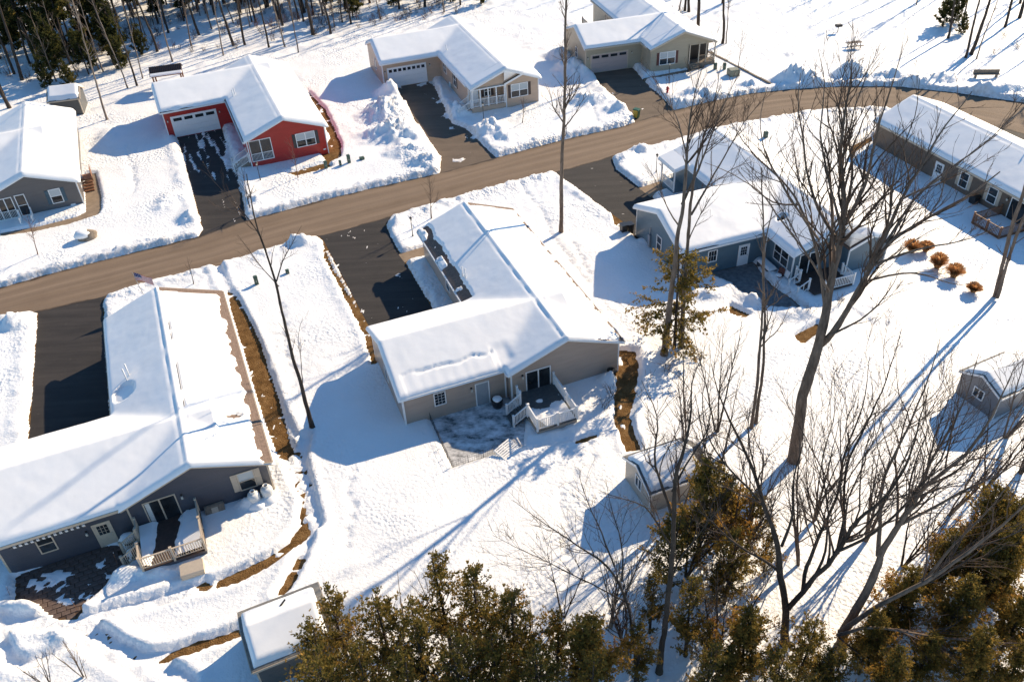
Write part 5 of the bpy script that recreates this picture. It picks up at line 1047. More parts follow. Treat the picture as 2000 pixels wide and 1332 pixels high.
e = empty('leaning_panel', HW('blue', -4.42, 0.75, 0.45), HS['blue'][2], 'white panel leaning on the blue wall above the chair', 'panel'); MB().hexa([(-0.10, -0.5, 0), (-0.06, -0.5, 0), (-0.06, 0.4, 0), (-0.10, 0.4, 0)], [(0.10, -0.5, 0.5), (0.14, -0.5, 0.5), (0.14, 0.4, 0.5), (0.10, 0.4, 0.5)]).build('board', M['white'], e); MB().hexa([(-0.115, -0.52, 0), (-0.10, -0.52, 0), (-0.10, -0.46, 0), (-0.115, -0.46, 0)], [(0.085, -0.52, 0.5), (0.10, -0.52, 0.5), (0.10, -0.46, 0.5), (0.085, -0.46, 0.5)]).build('edge', M['steel'], e)
for k, (x, lab) in enumerate(((-12.9, 'black bin at the front corner of the blue garage'), (-13.5, 'dark bin standing away from the blue garage corner'))):
    e = empty('wheeled_bin', HW('blue', x, 12.9 + 0.1 * k, 0.02), HS['blue'][2], lab, 'bin'); MB().hexa([(-0.22, -0.26, 0.05), (0.22, -0.26, 0.05), (0.22, 0.26, 0.05), (-0.22, 0.26, 0.05)], [(-0.28, -0.33, 1.0), (0.28, -0.33, 1.0), (0.28, 0.33, 1.0), (-0.28, 0.33, 1.0)]).build('body', M['black'], e); MB().box(-0.3, 0.3, -0.35, 0.35, 1.0, 1.06).build('lid', M['black'], e)
# beside the brown house
e = empty('wheeled_bin', HW('brown', -4.7, 7.4, 0.1), HS['brown'][2], 'black bin against the brown wall between two windows', 'bin'); MB().hexa([(-0.26, -0.3, 0.0), (0.26, -0.3, 0.0), (0.26, 0.3, 0.0), (-0.26, 0.3, 0.0)], [(-0.32, -0.36, 1.0), (0.32, -0.36, 1.0), (0.32, 0.36, 1.0), (-0.32, 0.36, 1.0)]).build('body', M['black'], e); MB().box(-0.34, 0.34, -0.38, 0.38, 1.0, 1.06).build('lid', M['black'], e)
# far right clearing
e = empty('picnic_table', at_px(1667, 97), 0.15, 'snow dusted picnic table on the open slope', 'picnic table')
for k in range(5): MB().box(-0.9, 0.9, -0.38 + k * 0.155, -0.25 + k * 0.155, 0.70, 0.74).build('table_board', M['wood_dark'], e)
for s in (-1, 1):
    MB().box(-0.9, 0.9, s * 0.75 - 0.13, s * 0.75 + 0.13, 0.42, 0.46).build('bench_board', M['wood_dark'], e)
    for xx in (-0.65, 0.65): MB().bar((xx, s * 0.62, -0.1), (xx, s * 0.18, 0.70), 0.07, 0.09).build('leg', M['wood_dark'], e)
e = empty('park_grill', at_px(1635, 68), 0.2, 'black box grill on a post in the open slope', 'grill'); MB().tube((0, 0, -0.2), (0, 0, 0.8), 0.05).build('post', M['iron'], e); MB().box(-0.42, 0.42, -0.3, 0.3, 0.8, 1.08).build('box', M['black'], e); MB().box(-0.38, 0.38, -0.26, 0.26, 1.081, 1.10).build('grate', M['iron'], e)
e = empty('timber_bench', at_px(1924, 157), -0.12, 'low weathered timber bench above the ploughed bank', 'bench'); MB().box(-1.5, 1.5, -0.1, 0.25, 0.40, 0.50).build('seat', M['wood_grey'], e); MB().box(-1.5, 1.5, 0.25, 0.33, 0.4, 0.95).build('backrest', M['wood_grey'], e)
for xx in (-1.2, 1.2): MB().box(xx - 0.1, xx + 0.1, -0.05, 0.25, -0.3, 0.4).build('leg', M['wood_grey'], e)
a = Vector(G(*zoom(1080, 0, 4.545)(1370, 480))); b = Vector(G(*zoom(1080, 0, 4.545)(1930, 770))); e = empty('timber_edging', a, math.atan2(b.y - a.y, b.x - a.x), 'low timber edging running from the olive porch to the road', 'edging'); L_ = (b - a).length
for i in range(6): MB().box(L_ * i / 6 + 0.02, L_ * (i + 1) / 6 - 0.02, -0.12, 0.12, 0, 0.42 + 0.04 * (i % 2)).build('timber', M['wood_grey'], e)
# ornamental grass tufts
def tuft(loc, r, h, n, label, seed):
    e = empty('ornamental_grass', loc, 0, label, 'grass clump', 'dry grass clumps'); rg = np.random.default_rng(seed); k = n; a = rg.uniform(0, 2 * np.pi, k); o = rg.uniform(0, 0.25, k) * r; tl = rg.uniform(0.3, 1.0, k) * r; hh = h * rg.uniform(0.55, 1.0, k) * (1 - 0.35 * (tl / r) ** 2)
    d_ = np.stack([np.cos(a), np.sin(a), 0 * a], 1); s_ = np.stack([-np.sin(a), np.cos(a), 0 * a], 1) * 0.018; P0 = d_ * o[:, None]; P1 = d_ * (o + tl * 0.45)[:, None] + np.array([0, 0, 1]) * (hh * 0.75)[:, None]; P2 = d_ * (o + tl)[:, None] + np.array([0, 0, 1]) * hh[:, None]
    P = np.stack([P0 - s_, P0 + s_, P1 + s_, P1 - s_, P1 - s_, P1 + s_, P2 + s_ * 1.6, P2 - s_ * 1.6], 1).reshape(-1, 3); m_ = np_mesh('blades', P, np.arange(len(P)).reshape(-1, 4), M['straw'], e, False); t_ = m_.data.attributes.new('tint', 'FLOAT', 'FACE'); t_.data.foreach_set('value', np.repeat(rg.uniform(0, 1, k), 2).astype(np.float32)); m_['kind'] = 'stuff'
    return e
for k, (px, py, r, h, lab) in enumerate(((1778, 500, 0.75, 1.3, 'tall straw coloured grass clump first in the row near the blue house'), (1805, 498, 0.6, 1.1, 'straw grass clump touching its taller neighbour'), (1828, 530, 0.75, 1.5, 'tallest straw grass clump in the middle of the row'), (1860, 548, 0.75, 1.3, 'round orange brown grass clump between a tall and a small one'), (1898, 577, 0.6, 0.9, 'smallest orange brown grass clump at the row end near the twin trunks'))):
    tuft(at_px(px, py), r, h, 700, lab, 100 + k)
# TREES
# ------------------------------------------------------------------ trees
def tubes_mesh(lines, name, m, parent, sides):
    """lines: list of (points (k,3), radii (k)); all joined into the one branching piece"""
    VV, FF, base = [], [], 0
    ang = np.arange(sides) * 2 * np.pi / sides; ca, sa = np.cos(ang), np.sin(ang)
    for P, Rr in lines:
        P = np.asarray(P, float); k = len(P); T_ = np.gradient(P, axis=0); T_ /= np.linalg.norm(T_, axis=1)[:, None] + 1e-9
        ref = np.array([0, 0, 1.0]) if abs(T_[0, 2]) < 0.9 else np.array([1.0, 0, 0]); A = np.cross(T_, ref); A /= np.linalg.norm(A, axis=1)[:, None] + 1e-9; B = np.cross(T_, A)
        ring = P[:, None] + np.asarray(Rr)[:, None, None] * (A[:, None] * ca[None, :, None] + B[:, None] * sa[None, :, None])
        VV.append(ring.reshape(-1, 3)); i = np.arange(k * sides).reshape(k, sides) + base; j = np.roll(i, -1, 1)
        FF.append(np.stack([i[:-1], j[:-1], j[1:], i[1:]], -1).reshape(-1, 4)); base += k * sides
    return np_mesh(name, np.concatenate(VV), np.concatenate(FF), m, parent)
def wander(rg, p, d, L, r0, r1, n, curl=0.12, up=0.05):
    P = [np.array(p, float)]; d = np.array(d, float); d /= np.linalg.norm(d); s = L / n
    for i in range(n):
        d = d + rg.normal(0, curl, 3) + np.array([0, 0, up]); d /= np.linalg.norm(d); P.append(P[-1] + d * s)
    return np.array(P), np.linspace(r0, r1, n + 1)
def branch_out(rg, line, out, level, maxlev, dens, lfac, spread, up, start=0.25, rmin=0.006, curl=0.13):
    P, R_ = line; seg = np.linalg.norm(np.diff(P, axis=0), axis=1); L = seg.sum(); n = rg.poisson(L * dens[level] * (1.0 if level == 0 else 1.3)) + (1 if level < 2 else 0)
    if n == 0: return
    cum = np.concatenate([[0], np.cumsum(seg)])
    for t in np.sort(rg.uniform(start, 0.98, n)):
        q = t * L; i = min(np.searchsorted(cum, q) - 1, len(P) - 2); f = (q - cum[i]) / seg[i]; p = P[i] * (1 - f) + P[i + 1] * f; r = R_[i] * (1 - f) + R_[i + 1] * f
        d = P[i + 1] - P[i]; d /= np.linalg.norm(d); v = rg.normal(0, 1, 3); v -= d * (v @ d); v /= np.linalg.norm(v); v[2] *= 0.6
        dd = d * math.cos(spread) + v * math.sin(spread) * rg.uniform(0.7, 1.3) + np.array([0, 0, up]); bl = L * lfac[level] * (1.15 - 0.75 * t) * rg.uniform(0.5, 1.25)
        if bl < 0.18: continue
        k = max(3, min(8, int(bl / 0.35))); r0 = max(rmin, min(r * 0.62, 0.02 * bl)); ln = wander(rg, p, dd, bl, r0, max(rmin * 0.6, r0 * 0.25), k, curl, up * 0.35)
        out[level + 1].append(ln)
        if level + 1 < maxlev: branch_out(rg, ln, out, level + 1, maxlev, dens, lfac, spread, up, 0.15, rmin, curl)
def bare_tree(name, label, loc, limbs, seed, m='bark', maxlev=4, dens=(0.9, 1.5, 2.2, 2.6), lfac=(0.40, 0.50, 0.50, 0.45), spread=0.75, up=0.10, rmin=0.007, group=None, start=0.3, twig='twig', cat='tree', curl=0.13):
    """limbs: list of (points relative to loc, radius at base, radius at tip); the first is the trunk"""
    rg = np.random.default_rng(seed); e = empty(name, loc, 0, label, cat, group); out = {i: [] for i in range(6)}
    for k, (P, r0, r1) in enumerate(limbs):
        P = np.array(P, float); cont = k == 0 and len(limbs) > 1 and np.linalg.norm(P[-1] - np.array(limbs[1][0][0])) < 0.7; nt_ = None
        if k == 1 and merged: continue
        if cont: P2 = np.array(limbs[1][0], float); lt = np.linalg.norm(np.diff(P, axis=0), axis=1).sum(); P = np.concatenate([P, P2[1:]])
        seg = np.linalg.norm(np.diff(P, axis=0), axis=1); cum = np.concatenate([[0], np.cumsum(seg)]); n = max(4, int(cum[-1] / 0.6)); t = np.linspace(0, cum[-1], n + 1)
        Q = np.stack([np.interp(t, cum, P[:, i]) for i in range(3)], 1)
        for _ in range(2): Q[1:-1] = (Q[:-2] + 2 * Q[1:-1] + Q[2:]) / 4
        Q[1:] += np.cumsum(rg.normal(0, 0.022, (n, 3)), 0)
        if cont: R_ = np.where(t < lt, r0 + (r1 - r0) * (t / lt) ** 0.85, limbs[1][2] + (r1 - limbs[1][2]) * (1 - np.clip((t - lt) / (cum[-1] - lt), 0, 1)) ** 1.1)
        else: R_ = r0 + (r1 - r0) * np.linspace(0, 1, n + 1) ** 0.85
        if k == 0: R_[0] *= 1.35; R_[1] *= 1.12; merged = cont
        R_ = R_ * (1 + rg.normal(0, 0.04, n + 1)); ln = (Q, R_); out[0 if k == 0 else 1].append(ln)
        if cont: j = max(1, int(np.searchsorted(t, lt))); branch_out(rg, (Q[j - 1:], R_[j - 1:]), out, 1, maxlev, dens, lfac, spread, up, 0.15, rmin, curl)
        else: branch_out(rg, ln, out, 0 if k == 0 else 1, maxlev, dens, lfac, spread, up, start if k == 0 else 0.2, rmin, curl)
    tubes_mesh(out[0], 'trunk', M[m], e, 8)
    big = out[1]; small = out[2] + out[3] + out[4]
    c = tubes_mesh(big, 'crown', M[m], e, 5) if big else None
    if small: s_ = tubes_mesh(small, 'twigs', M[twig], c if c else e, 3); s_['kind'] = 'stuff'
    if c: c['kind'] = 'stuff'
    return e
def vl(pxs, base, off=0.0, depth=None):
    """limb drawn against the upright plane through the tree's foot; depth adds metres towards / away along the limb"""
    n = len(pxs); out = []
    for i, p in enumerate(pxs):
        yy = base[1] + off + ((depth or 0.0) * i / max(1, n - 1)); v = V(p[0], p[1], yy); out.append((v[0] - base[0], v[1] - base[1], v[2]))
    return out
def base_of(px, py): p = G(px, py); return (p[0], p[1], 0.0)

# big maple right of the middle
b = base_of(1548, 905)
limbs = [(vl([(1548, 912), (1560, 840), (1573, 762), (1597, 682), (1611, 626)], b), 0.42, 0.27),
 (vl([(1609, 632), (1617, 580), (1632, 517), (1646, 458), (1650, 380), (1640, 290), (1650, 200), (1662, 120)], b, 0, 2), 0.26, 0.03),
 (vl([(1604, 672), (1622, 660), (1650, 612), (1695, 528), (1730, 475), (1790, 437), (1880, 390), (1960, 330)], b, 0, -2), 0.21, 0.03),
 (vl([(1695, 528), (1735, 455), (1760, 390), (1800, 320), (1850, 240), (1900, 180)], b, -1, 1), 0.14, 0.02),
 (vl([(1612, 610), (1605, 540), (1590, 470), (1560, 400), (1520, 350), (1450, 290), (1420, 240)], b, 0, 3), 0.13, 0.015),
 (vl([(1640, 480), (1600, 420), (1575, 350), (1570, 280), (1555, 200), (1562, 140)], b, 1, 2), 0.12, 0.015),
 (vl([(1648, 440), (1690, 370), (1705, 290), (1720, 220), (1745, 150), (1760, 90)], b, 1, -1), 0.12, 0.015),
 (vl([(1648, 430), (1670, 340), (1655, 260), (1690, 170), (1700, 110)], b, 1, 3), 0.10, 0.012),
 (vl([(1560, 400), (1510, 400), (1460, 360), (1440, 330)], b, 1.5, 1), 0.06, 0.012),
 (vl([(1700, 520), (1760, 500), (1830, 480), (1900, 470), (1960, 440)], b, -1, -2), 0.09, 0.012),
 (vl([(1622, 655), (1700, 612), (1745, 555), (1760, 520)], b, -0.5, -1), 0.08, 0.012),
 (vl([(1690, 550), (1790, 525), (1870, 560), (1920, 545)], b, -0.6, -2), 0.07, 0.01),
 (vl([(1618, 570), (1580, 500), (1530, 440), (1490, 380), (1440, 350), (1380, 330)], b, -0.5, -2), 0.08, 0.012), (vl([(1646, 455), (1620, 360), (1600, 260), (1615, 170), (1600, 100)], b, 0.6, 3), 0.10, 0.012),
 (vl([(1730, 475), (1790, 380), (1850, 330), (1930, 280), (1990, 210)], b, -1, 2), 0.09, 0.012), (vl([(1700, 520), (1740, 420), (1745, 330), (1790, 240), (1800, 150)], b, -0.8, 2), 0.09, 0.012), (vl([(1760, 390), (1840, 350), (1900, 290), (1950, 260)], b, -1, -1), 0.06, 0.012), (vl([(1600, 470), (1545, 390), (1490, 300), (1480, 230), (1500, 170)], b, 0.5, 1), 0.08, 0.012)]
bare_tree('maple_tree', 'large bare maple with thick grey trunk forking in front of the blue house', b, limbs, 1, maxlev=4, dens=(0.0, 0.62, 1.15, 1.2), lfac=(0.4, 0.42, 0.60, 0.60), spread=0.55, up=0.18, rmin=0.012)
# two-stemmed tree lower right
b = base_of(1531, 1262)
limbs = [(vl([(1531, 1262), (1540, 1195), (1532, 1150), (1527, 1118), (1524, 1062)], b), 0.24, 0.125),
 (vl([(1524, 1066), (1503, 1006), (1482, 936), (1455, 870), (1420, 800), (1400, 720)], b, 0, 2), 0.12, 0.015),
 (vl([(1536, 1190), (1580, 1146), (1636, 1079), (1660, 1020), (1709, 985), (1750, 930), (1780, 850), (1800, 760)], b, 0, -2), 0.16, 0.015),
 (vl([(1569, 1155), (1569, 1125), (1600, 1040), (1640, 960), (1650, 880), (1690, 780), (1700, 700)], b, 0.3, 1), 0.12, 0.012),
 (vl([(1636, 1080), (1655, 1000), (1648, 920), (1690, 840), (1740, 740), (1770, 640)], b, 0, 1), 0.10, 0.012),
 (vl([(1526, 1120), (1490, 1090), (1430, 1060), (1380, 1010), (1330, 960)], b, 0, 1), 0.09, 0.012),
 (vl([(1527, 1066), (1550, 1010), (1545, 940), (1570, 870), (1565, 800)], b, 0.5, 1), 0.08, 0.01), (vl([(1503, 1006), (1470, 950), (1440, 930), (1400, 880), (1370, 800), (1380, 720)], b, 0.5, 2), 0.07, 0.01), (vl([(1640, 1075), (1700, 1050), (1760, 1000), (1830, 920), (1870, 820), (1880, 740)], b, -1, -2), 0.08, 0.01), (vl([(1580, 1146), (1610, 1080), (1615, 1000), (1600, 900), (1630, 800), (1625, 720)], b, 0.5, 2), 0.08, 0.01)]
bare_tree('ash_tree', 'bare tree with dark double trunk rising from cedars below the maple', b, limbs, 2, m='bark_dark', maxlev=4, spread=0.55, dens=(0, 0.62, 1.1, 1.2), lfac=(0.4, 0.42, 0.60, 0.60), up=0.16, rmin=0.009)
# sprawling tree further right
b = base_of(1640, 1268)
limbs = [(vl([(1640, 1268), (1645, 1230), (1668, 1190), (1702, 1125)], b), 0.28, 0.175),
 (vl([(1702, 1128), (1720, 1076), (1758, 1023), (1790, 978), (1825, 936), (1895, 887), (1950, 800), (1985, 720)], b, 0, -1), 0.17, 0.015),
 (vl([(1640, 1235), (1730, 1174), (1804, 1139), (1895, 1083), (1993, 1006), (2060, 930)], b, -0.6, -2), 0.16, 0.02),
 (vl([(1636, 1240), (1700, 1222), (1818, 1244), (1900, 1252), (2010, 1256)], b, -1.2, -2), 0.10, 0.015),
 (vl([(1715, 1085), (1715, 1010), (1720, 930), (1760, 850), (1800, 760), (1830, 660)], b, 0.4, 2), 0.12, 0.012),
 (vl([(1758, 1024), (1800, 930), (1850, 850), (1890, 780), (1915, 690)], b, 0.2, 2), 0.10, 0.012),
 (vl([(1758, 1024), (1840, 980), (1900, 950), (1960, 930), (2020, 880)], b, -0.2, -1), 0.09, 0.012),
 (vl([(1804, 1139), (1860, 1060), (1930, 990), (2000, 900)], b, -0.6, 0), 0.09, 0.012),
 (vl([(1640, 1245), (1690, 1290), (1740, 1330)], b, -1.2, -1), 0.06, 0.01), (vl([(1818, 1244), (1880, 1290), (1950, 1330)], b, -2.2, -1), 0.05, 0.01)]
bare_tree('oak_tree', 'wide spreading bare tree with long lichen grey limbs over the evergreens', b, limbs, 3, m='bark', maxlev=4, spread=0.55, dens=(0, 0.60, 1.1, 1.2), lfac=(0.4, 0.40, 0.60, 0.60), up=0.12, rmin=0.009)
# slim tree between the yard and the cedars
b = base_of(1287, 1318)
limbs = [(vl([(1287, 1318), (1304, 1146), (1311, 1062), (1308, 988), (1313, 930)], b), 0.17, 0.085), (vl([(1313, 940), (1330, 880), (1352, 800), (1345, 740), (1372, 690)], b, 0, 1), 0.08, 0.01), (vl([(1310, 1000), (1290, 940), (1270, 880), (1290, 820), (1250, 740)], b, 0, 1), 0.08, 0.01),
 (vl([(1311, 1066), (1285, 1030), (1262, 985), (1200, 975), (1170, 960)], b, 0.2, -0.5), 0.06, 0.01), (vl([(1306, 1140), (1330, 1080), (1380, 1030), (1400, 960)], b, 0, 1), 0.06, 0.01), (vl([(1313, 960), (1340, 900), (1380, 850), (1390, 780)], b, 0, 1.5), 0.06, 0.01)]
bare_tree('birch_tree', 'slim dark bare tree standing in front of the greige shed', b, limbs, 4, m='bark_dark', maxlev=4, spread=0.62, dens=(0, 1.3, 1.35, 1.3), lfac=(0.4, 0.44, 0.60, 0.60), up=0.14, rmin=0.008)
b = base_of(1245, 1326)
limbs = [(vl([(1245, 1326), (1231, 1181), (1212, 1130), (1196, 1097)], b), 0.10, 0.052), (vl([(1196, 1100), (1140, 1062), (1063, 1016), (1010, 975)], b, 0, 1), 0.05, 0.008), (vl([(1200, 1105), (1175, 1040), (1150, 990), (1130, 930)], b, 0, 1), 0.05, 0.008), (vl([(1215, 1135), (1215, 1060), (1190, 1000), (1180, 940)], b, 0, 2), 0.05, 0.008), (vl([(1231, 1180), (1120, 1120), (1000, 1060), (960, 1040)], b, 0, 0), 0.04, 0.007)]
bare_tree('birch_tree', 'small bare tree leaning over the shadow of the greige shed', b, limbs, 5, m='bark_dark', maxlev=4, spread=0.62, dens=(0, 1.4, 1.4, 1.4), lfac=(0.4, 0.44, 0.60, 0.60), up=0.14, rmin=0.008)
# paired slim trunks in the open yard
for k, (bp, pts, top, lab) in enumerate((((1466, 842), [(1466, 842), (1478, 760), (1490, 640), (1491, 560), (1490, 430), (1488, 330)], 6, 'slim bare trunk, paler of a close pair in the sunny yard'), ((1475, 832), [(1475, 832), (1492, 720), (1501, 580), (1496, 500), (1520, 400)], 7, 'slim bare trunk, shorter of a close pair in the sunny yard'))):
    b = base_of(*bp); bare_tree('aspen_tree', lab, b, [(vl(pts, b, 0, 1), 0.13, 0.03)], top, m='bark', maxlev=3, dens=(0.45, 1.2, 1.6), lfac=(0.2, 0.45, 0.45), up=0.22, start=0.35)
# twin trunks with a hemlock
b = base_of(1297, 697); limbs = [(vl([(1297, 697), (1308, 600), (1322, 470), (1332, 400)], b), 0.26, 0.125), (vl([(1332, 402), (1338, 330), (1342, 250), (1355, 170), (1380, 100)], b, 0, 2), 0.12, 0.012), (vl([(1332, 400), (1365, 330), (1395, 250), (1420, 190), (1440, 150)], b, 0, 1), 0.11, 0.012), (vl([(1325, 440), (1300, 400), (1280, 350), (1260, 320)], b, 0, 1), 0.06, 0.01), (vl([(1340, 300), (1325, 230), (1290, 180), (1275, 140)], b, 0.5, 1), 0.06, 0.01)]
bare_tree('maple_tree', 'tall bare trunk beside a drooping hemlock near the blue garage', b, limbs, 8, maxlev=4, spread=0.62, dens=(0.2, 1.2, 1.35, 1.3), lfac=(0.2, 0.44, 0.60, 0.60), up=0.20, start=0.6, rmin=0.009)
b = base_of(1331, 683); limbs = [(vl([(1331, 683), (1335, 590), (1345, 470), (1354, 360)], b), 0.19, 0.095), (vl([(1354, 362), (1365, 300), (1400, 210), (1410, 130)], b, 0, 2), 0.09, 0.012), (vl([(1350, 420), (1400, 330), (1450, 240), (1490, 190)], b, 0, 0), 0.09, 0.012), (vl([(1345, 470), (1380, 400), (1420, 350)], b, 0, -1), 0.05, 0.01)]
bare_tree('maple_tree', 'bare trunk on the far side of the hemlock near the blue garage', b, limbs, 9, maxlev=4, spread=0.62, dens=(0.2, 1.2, 1.35, 1.3), lfac=(0.2, 0.44, 0.60, 0.60), up=0.20, start=0.6, rmin=0.009)
# single slender trees
b = base_of(1096, 458); bare_tree('poplar_tree', 'very tall slender pole-like tree beside the taupe house driveway side lawn', b, [(vl([(1096, 458), (1098, 340), (1102, 200), (1105, 80), (1108, -60), (1110, -260)], b), 0.20, 0.05)], 10, m='bark', maxlev=3, dens=(1.1, 1.6, 2.0), lfac=(0.11, 0.5, 0.5), up=0.25, start=0.3, rmin=0.011)
b = base_of(612, 843); bare_tree('poplar_tree', 'slender leaning bare tree at the edge of the garage shadow', b, [(vl([(612, 843), (585, 740), (560, 640), (540, 550), (520, 490), (497, 430), (480, 340)], b, 0, 3), 0.17, 0.03), (vl([(540, 550), (552, 510), (575, 470), (590, 440)], b, 1.5, 1), 0.05, 0.008), (vl([(545, 560), (500, 510), (465, 460)], b, 1.5, 1), 0.04, 0.008), (vl([(592, 770), (590, 700), (580, 660), (595, 620)], b, 0.4, 0.6), 0.04, 0.008), (vl([(520, 490), (500, 440), (440, 380), (400, 340)], b, 2, 2), 0.05, 0.008)], 11, m='bark_dark', maxlev=4, dens=(0.35, 1.2, 1.9, 2.0), lfac=(0.14, 0.4, 0.5, 0.45), up=0.2, start=0.3)
b = base_of(1942, 586); bare_tree('maple_tree', 'twin lichen covered trunk beside the row of dry grass clumps', b, [(vl([(1942, 586), (1958, 520), (1975, 450), (1998, 380), (2020, 300)], b), 0.17, 0.12), (vl([(1948, 582), (1965, 520), (1985, 460), (2012, 400), (2040, 320)], b, -0.4), 0.13, 0.1)], 12, maxlev=3, dens=(0.2, 0.3, 1.5), lfac=(0.2, 0.2, 0.5), up=0.2, start=0.5)
# young street trees
for k, (px, py, tx, ty, r, m_, lab) in enumerate(((583, 352, 566, 268, 0.05, 'twig_red', 'young reddish tree in front of the barn red house'), (1020, 246, 1022, 190, 0.05, 'twig', 'young pale tree on the lawn of the tan house'), (843, 432, 838, 345, 0.06, 'twig', 'young bare tree at the roadside end of the taupe house'), (75, 502, 52, 420, 0.05, 'twig_red', 'young tree on the front lawn of the charcoal house'), (379, 560, 366, 508, 0.04, 'twig', 'thin sapling behind the navy house roof ridge'), (490, 415, 470, 330, 0.07, 'twig', 'bushy bare tree at the foot of the red house driveway'), (930, 470, 925, 440, 0.03, 'twig', 'tiny sapling'), (1440, 140, 1453, 60, 0.05, 'twig', 'thin sapling beside the olive house cabinet'))):
    if lab == 'tiny sapling': continue
    b = base_of(px, py); bare_tree('young_tree', lab, b, [(vl([(px, py), ((px + tx) / 2 + 1, (py + ty) / 2), (tx, ty)], b), r, 0.012)], 20 + k, m=m_, maxlev=3, dens=(3.0, 2.6, 2.5), lfac=(0.42, 0.45, 0.45), spread=0.62, up=0.12, start=0.28, rmin=0.006, twig=m_ if m_ != 'bark' else 'twig')
# shrubs of upright stems in the lower right thicket
rs = random.Random(3)
spots = [(1330, 1010), (1395, 960), (1470, 1010), (1590, 1020), (1690, 1060), (1760, 1110), (1850, 1010), (1920, 960), (1420, 1120), (1340, 1130), (1560, 1110), (1990, 930), (1830, 1160), (1100, 1210), (1190, 1230), (980, 1240), (170, 1330), (100, 1345), (790, 1250), (690, 1290), (900, 1300), (1050, 1300), (1230, 1290), (1400, 1300), (860, 1220), (740, 1330), (940, 1345), (1000, 1330), (830, 1340), (1130, 1340), (1960, 860), (1400, 850), (1340, 900)]
for k, (px, py) in enumerate(spots):
    b = base_of(px, py); rg = np.random.default_rng(200 + k); n = rg.integers(3, 6); hh = (3.0 if px < 300 else (5.5 if px < 1150 else 8.5)) * rg.uniform(0.75, 1.15); L_ = []
    for q in range(n):
        a = rg.uniform(0, 6.28); t = rg.uniform(0.12, 0.38); L_.append(([(0, 0, -0.1), (math.cos(a) * t * hh * 0.3, math.sin(a) * t * hh * 0.3, hh * 0.35), (math.cos(a) * t * hh * 0.75, math.sin(a) * t * hh * 0.75, hh * rg.uniform(0.8, 1.05))], 0.012 * hh * rg.uniform(0.6, 1.0), 0.012))
    lab = 'low bare shrub in the snow near the walking tracks' if px < 300 else ('thin grey many-stemmed sapling among the cedars' if px < 1300 else 'upright many-stemmed bare sapling in the thicket under the big trees')
    lab = lab.replace('bare', 'dark bare' if k % 2 else 'grey bare', 1).replace('thin grey', 'thin dark' if k % 2 else 'thin pale')
    bare_tree('bare_sapling', lab, b, L_, 300 + k, m='bark_dark' if k % 2 else ('bark_pale' if 300 < px < 1300 else 'bark'), maxlev=4, dens=(1.0, 0.9, 1.2, 1.3), lfac=(0.38, 0.42, 0.55, 0.55), spread=0.50, up=0.16, group='low shrubs by the tracks' if px < 300 else ('saplings among the cedars' if px < 1300 else 'saplings in the thicket'), start=0.3, rmin=0.007, cat='sapling')

# ------------------------------------------------------------------ evergreens
def evergreen_mesh(seed, h, rad, n_br, spr, m, droop=0.25, bare=0.12, leaf=0.16, sparse=1.0, gold=0.5, crownpow=0.8, rise=0.5, tight=1.0):
    rg = np.random.default_rng(seed); lines = []; C, D, T_ = [], [], []
    for i in range(n_br):
        t = bare + (1 - bare) * rg.uniform(0, 1) ** 0.9 * 0.99; prof = (1 - (t - bare) / (1 - bare)) ** crownpow * min(1.0, 0.45 + (t - bare) * 4); L = rad * prof * rg.choice([0.6, 0.85, 1.0, 1.2, 1.45]) * rg.uniform(0.8, 1.15) + 0.3; a = rg.uniform(0, 2 * np.pi); dz = rg.uniform(0.0, 2 * rise) - droop * (1 - t)
        d = np.array([math.cos(a), math.sin(a), dz]); P, R_ = wander(rg, (0, 0, t * h), d, L, 0.010 * L + 0.008, 0.005, 6, 0.12, -0.04 if droop > 0.3 else 0.10); mains = [(P, R_, L)]
        for q in range(rg.poisson(1.6 * L)):           # side shoots
            k = rg.integers(1, 5); dd = P[k + 1] - P[k]; dd = dd / np.linalg.norm(dd) + rg.normal(0, 0.6, 3) * np.array([1, 1, 0.5]); l2 = L * rg.uniform(0.2, 0.45); p2, r2 = wander(rg, P[k], dd, l2, 0.012, 0.004, 6, 0.12, 0.06 if droop < 0.3 else -0.05); mains.append((p2, r2, l2))
        for P, R_, l in mains:
            lines.append((P, R_)); n = rg.poisson(spr * l * sparse) + 2; s = (0.12 + 0.88 * rg.uniform(0, 1, n) ** 0.75) * 6 * 0.999; i0 = np.minimum(s.astype(int), 5); f = (s - i0)[:, None]; p = P[i0] * (1 - f) + P[i0 + 1] * f
            c = p + rg.normal(0, 0.085 * tight, (n, 3)); o = (P[i0 + 1] - P[i0]); o /= np.linalg.norm(o, axis=1)[:, None] + 1e-9; dd = o + rg.normal(0, 0.55, (n, 3)); C.append(c); D.append(dd)
            T_.append(np.clip(gold * (0.15 + 0.95 * np.hypot(c[:, 0], c[:, 1]) / rad) + 0.15 * (t - 0.3) + rg.normal(0, 0.16, n), 0, 1))
    C = np.concatenate(C); D = np.concatenate(D); T_ = np.concatenate(T_); D /= np.linalg.norm(D, axis=1)[:, None]; n = len(C); VV = []
    for k in range(4):                         # a spray is a fan of four narrow blades
        S = np.cross(D, rg.normal(0, 1, (n, 3))); S /= np.linalg.norm(S, axis=1)[:, None]; ang = (k - 1.5) * 0.55 + rg.normal(0, 0.15, n); E_ = D * np.cos(ang)[:, None] + S * np.sin(ang)[:, None]; W_ = np.cross(E_, rg.normal(0, 1, (n, 3))); W_ /= np.linalg.norm(W_, axis=1)[:, None]
        ln = (leaf * rg.uniform(0.6, 1.4, n))[:, None]; w = ln * 0.20; VV.append(np.stack([C, C + E_ * ln * 0.55 + W_ * w, C + E_ * ln, C + E_ * ln * 0.5 - W_ * w], 1))
    V_ = np.stack(VV, 1).reshape(-1, 3); return lines, V_, np.repeat(T_, 4)
EV = {}
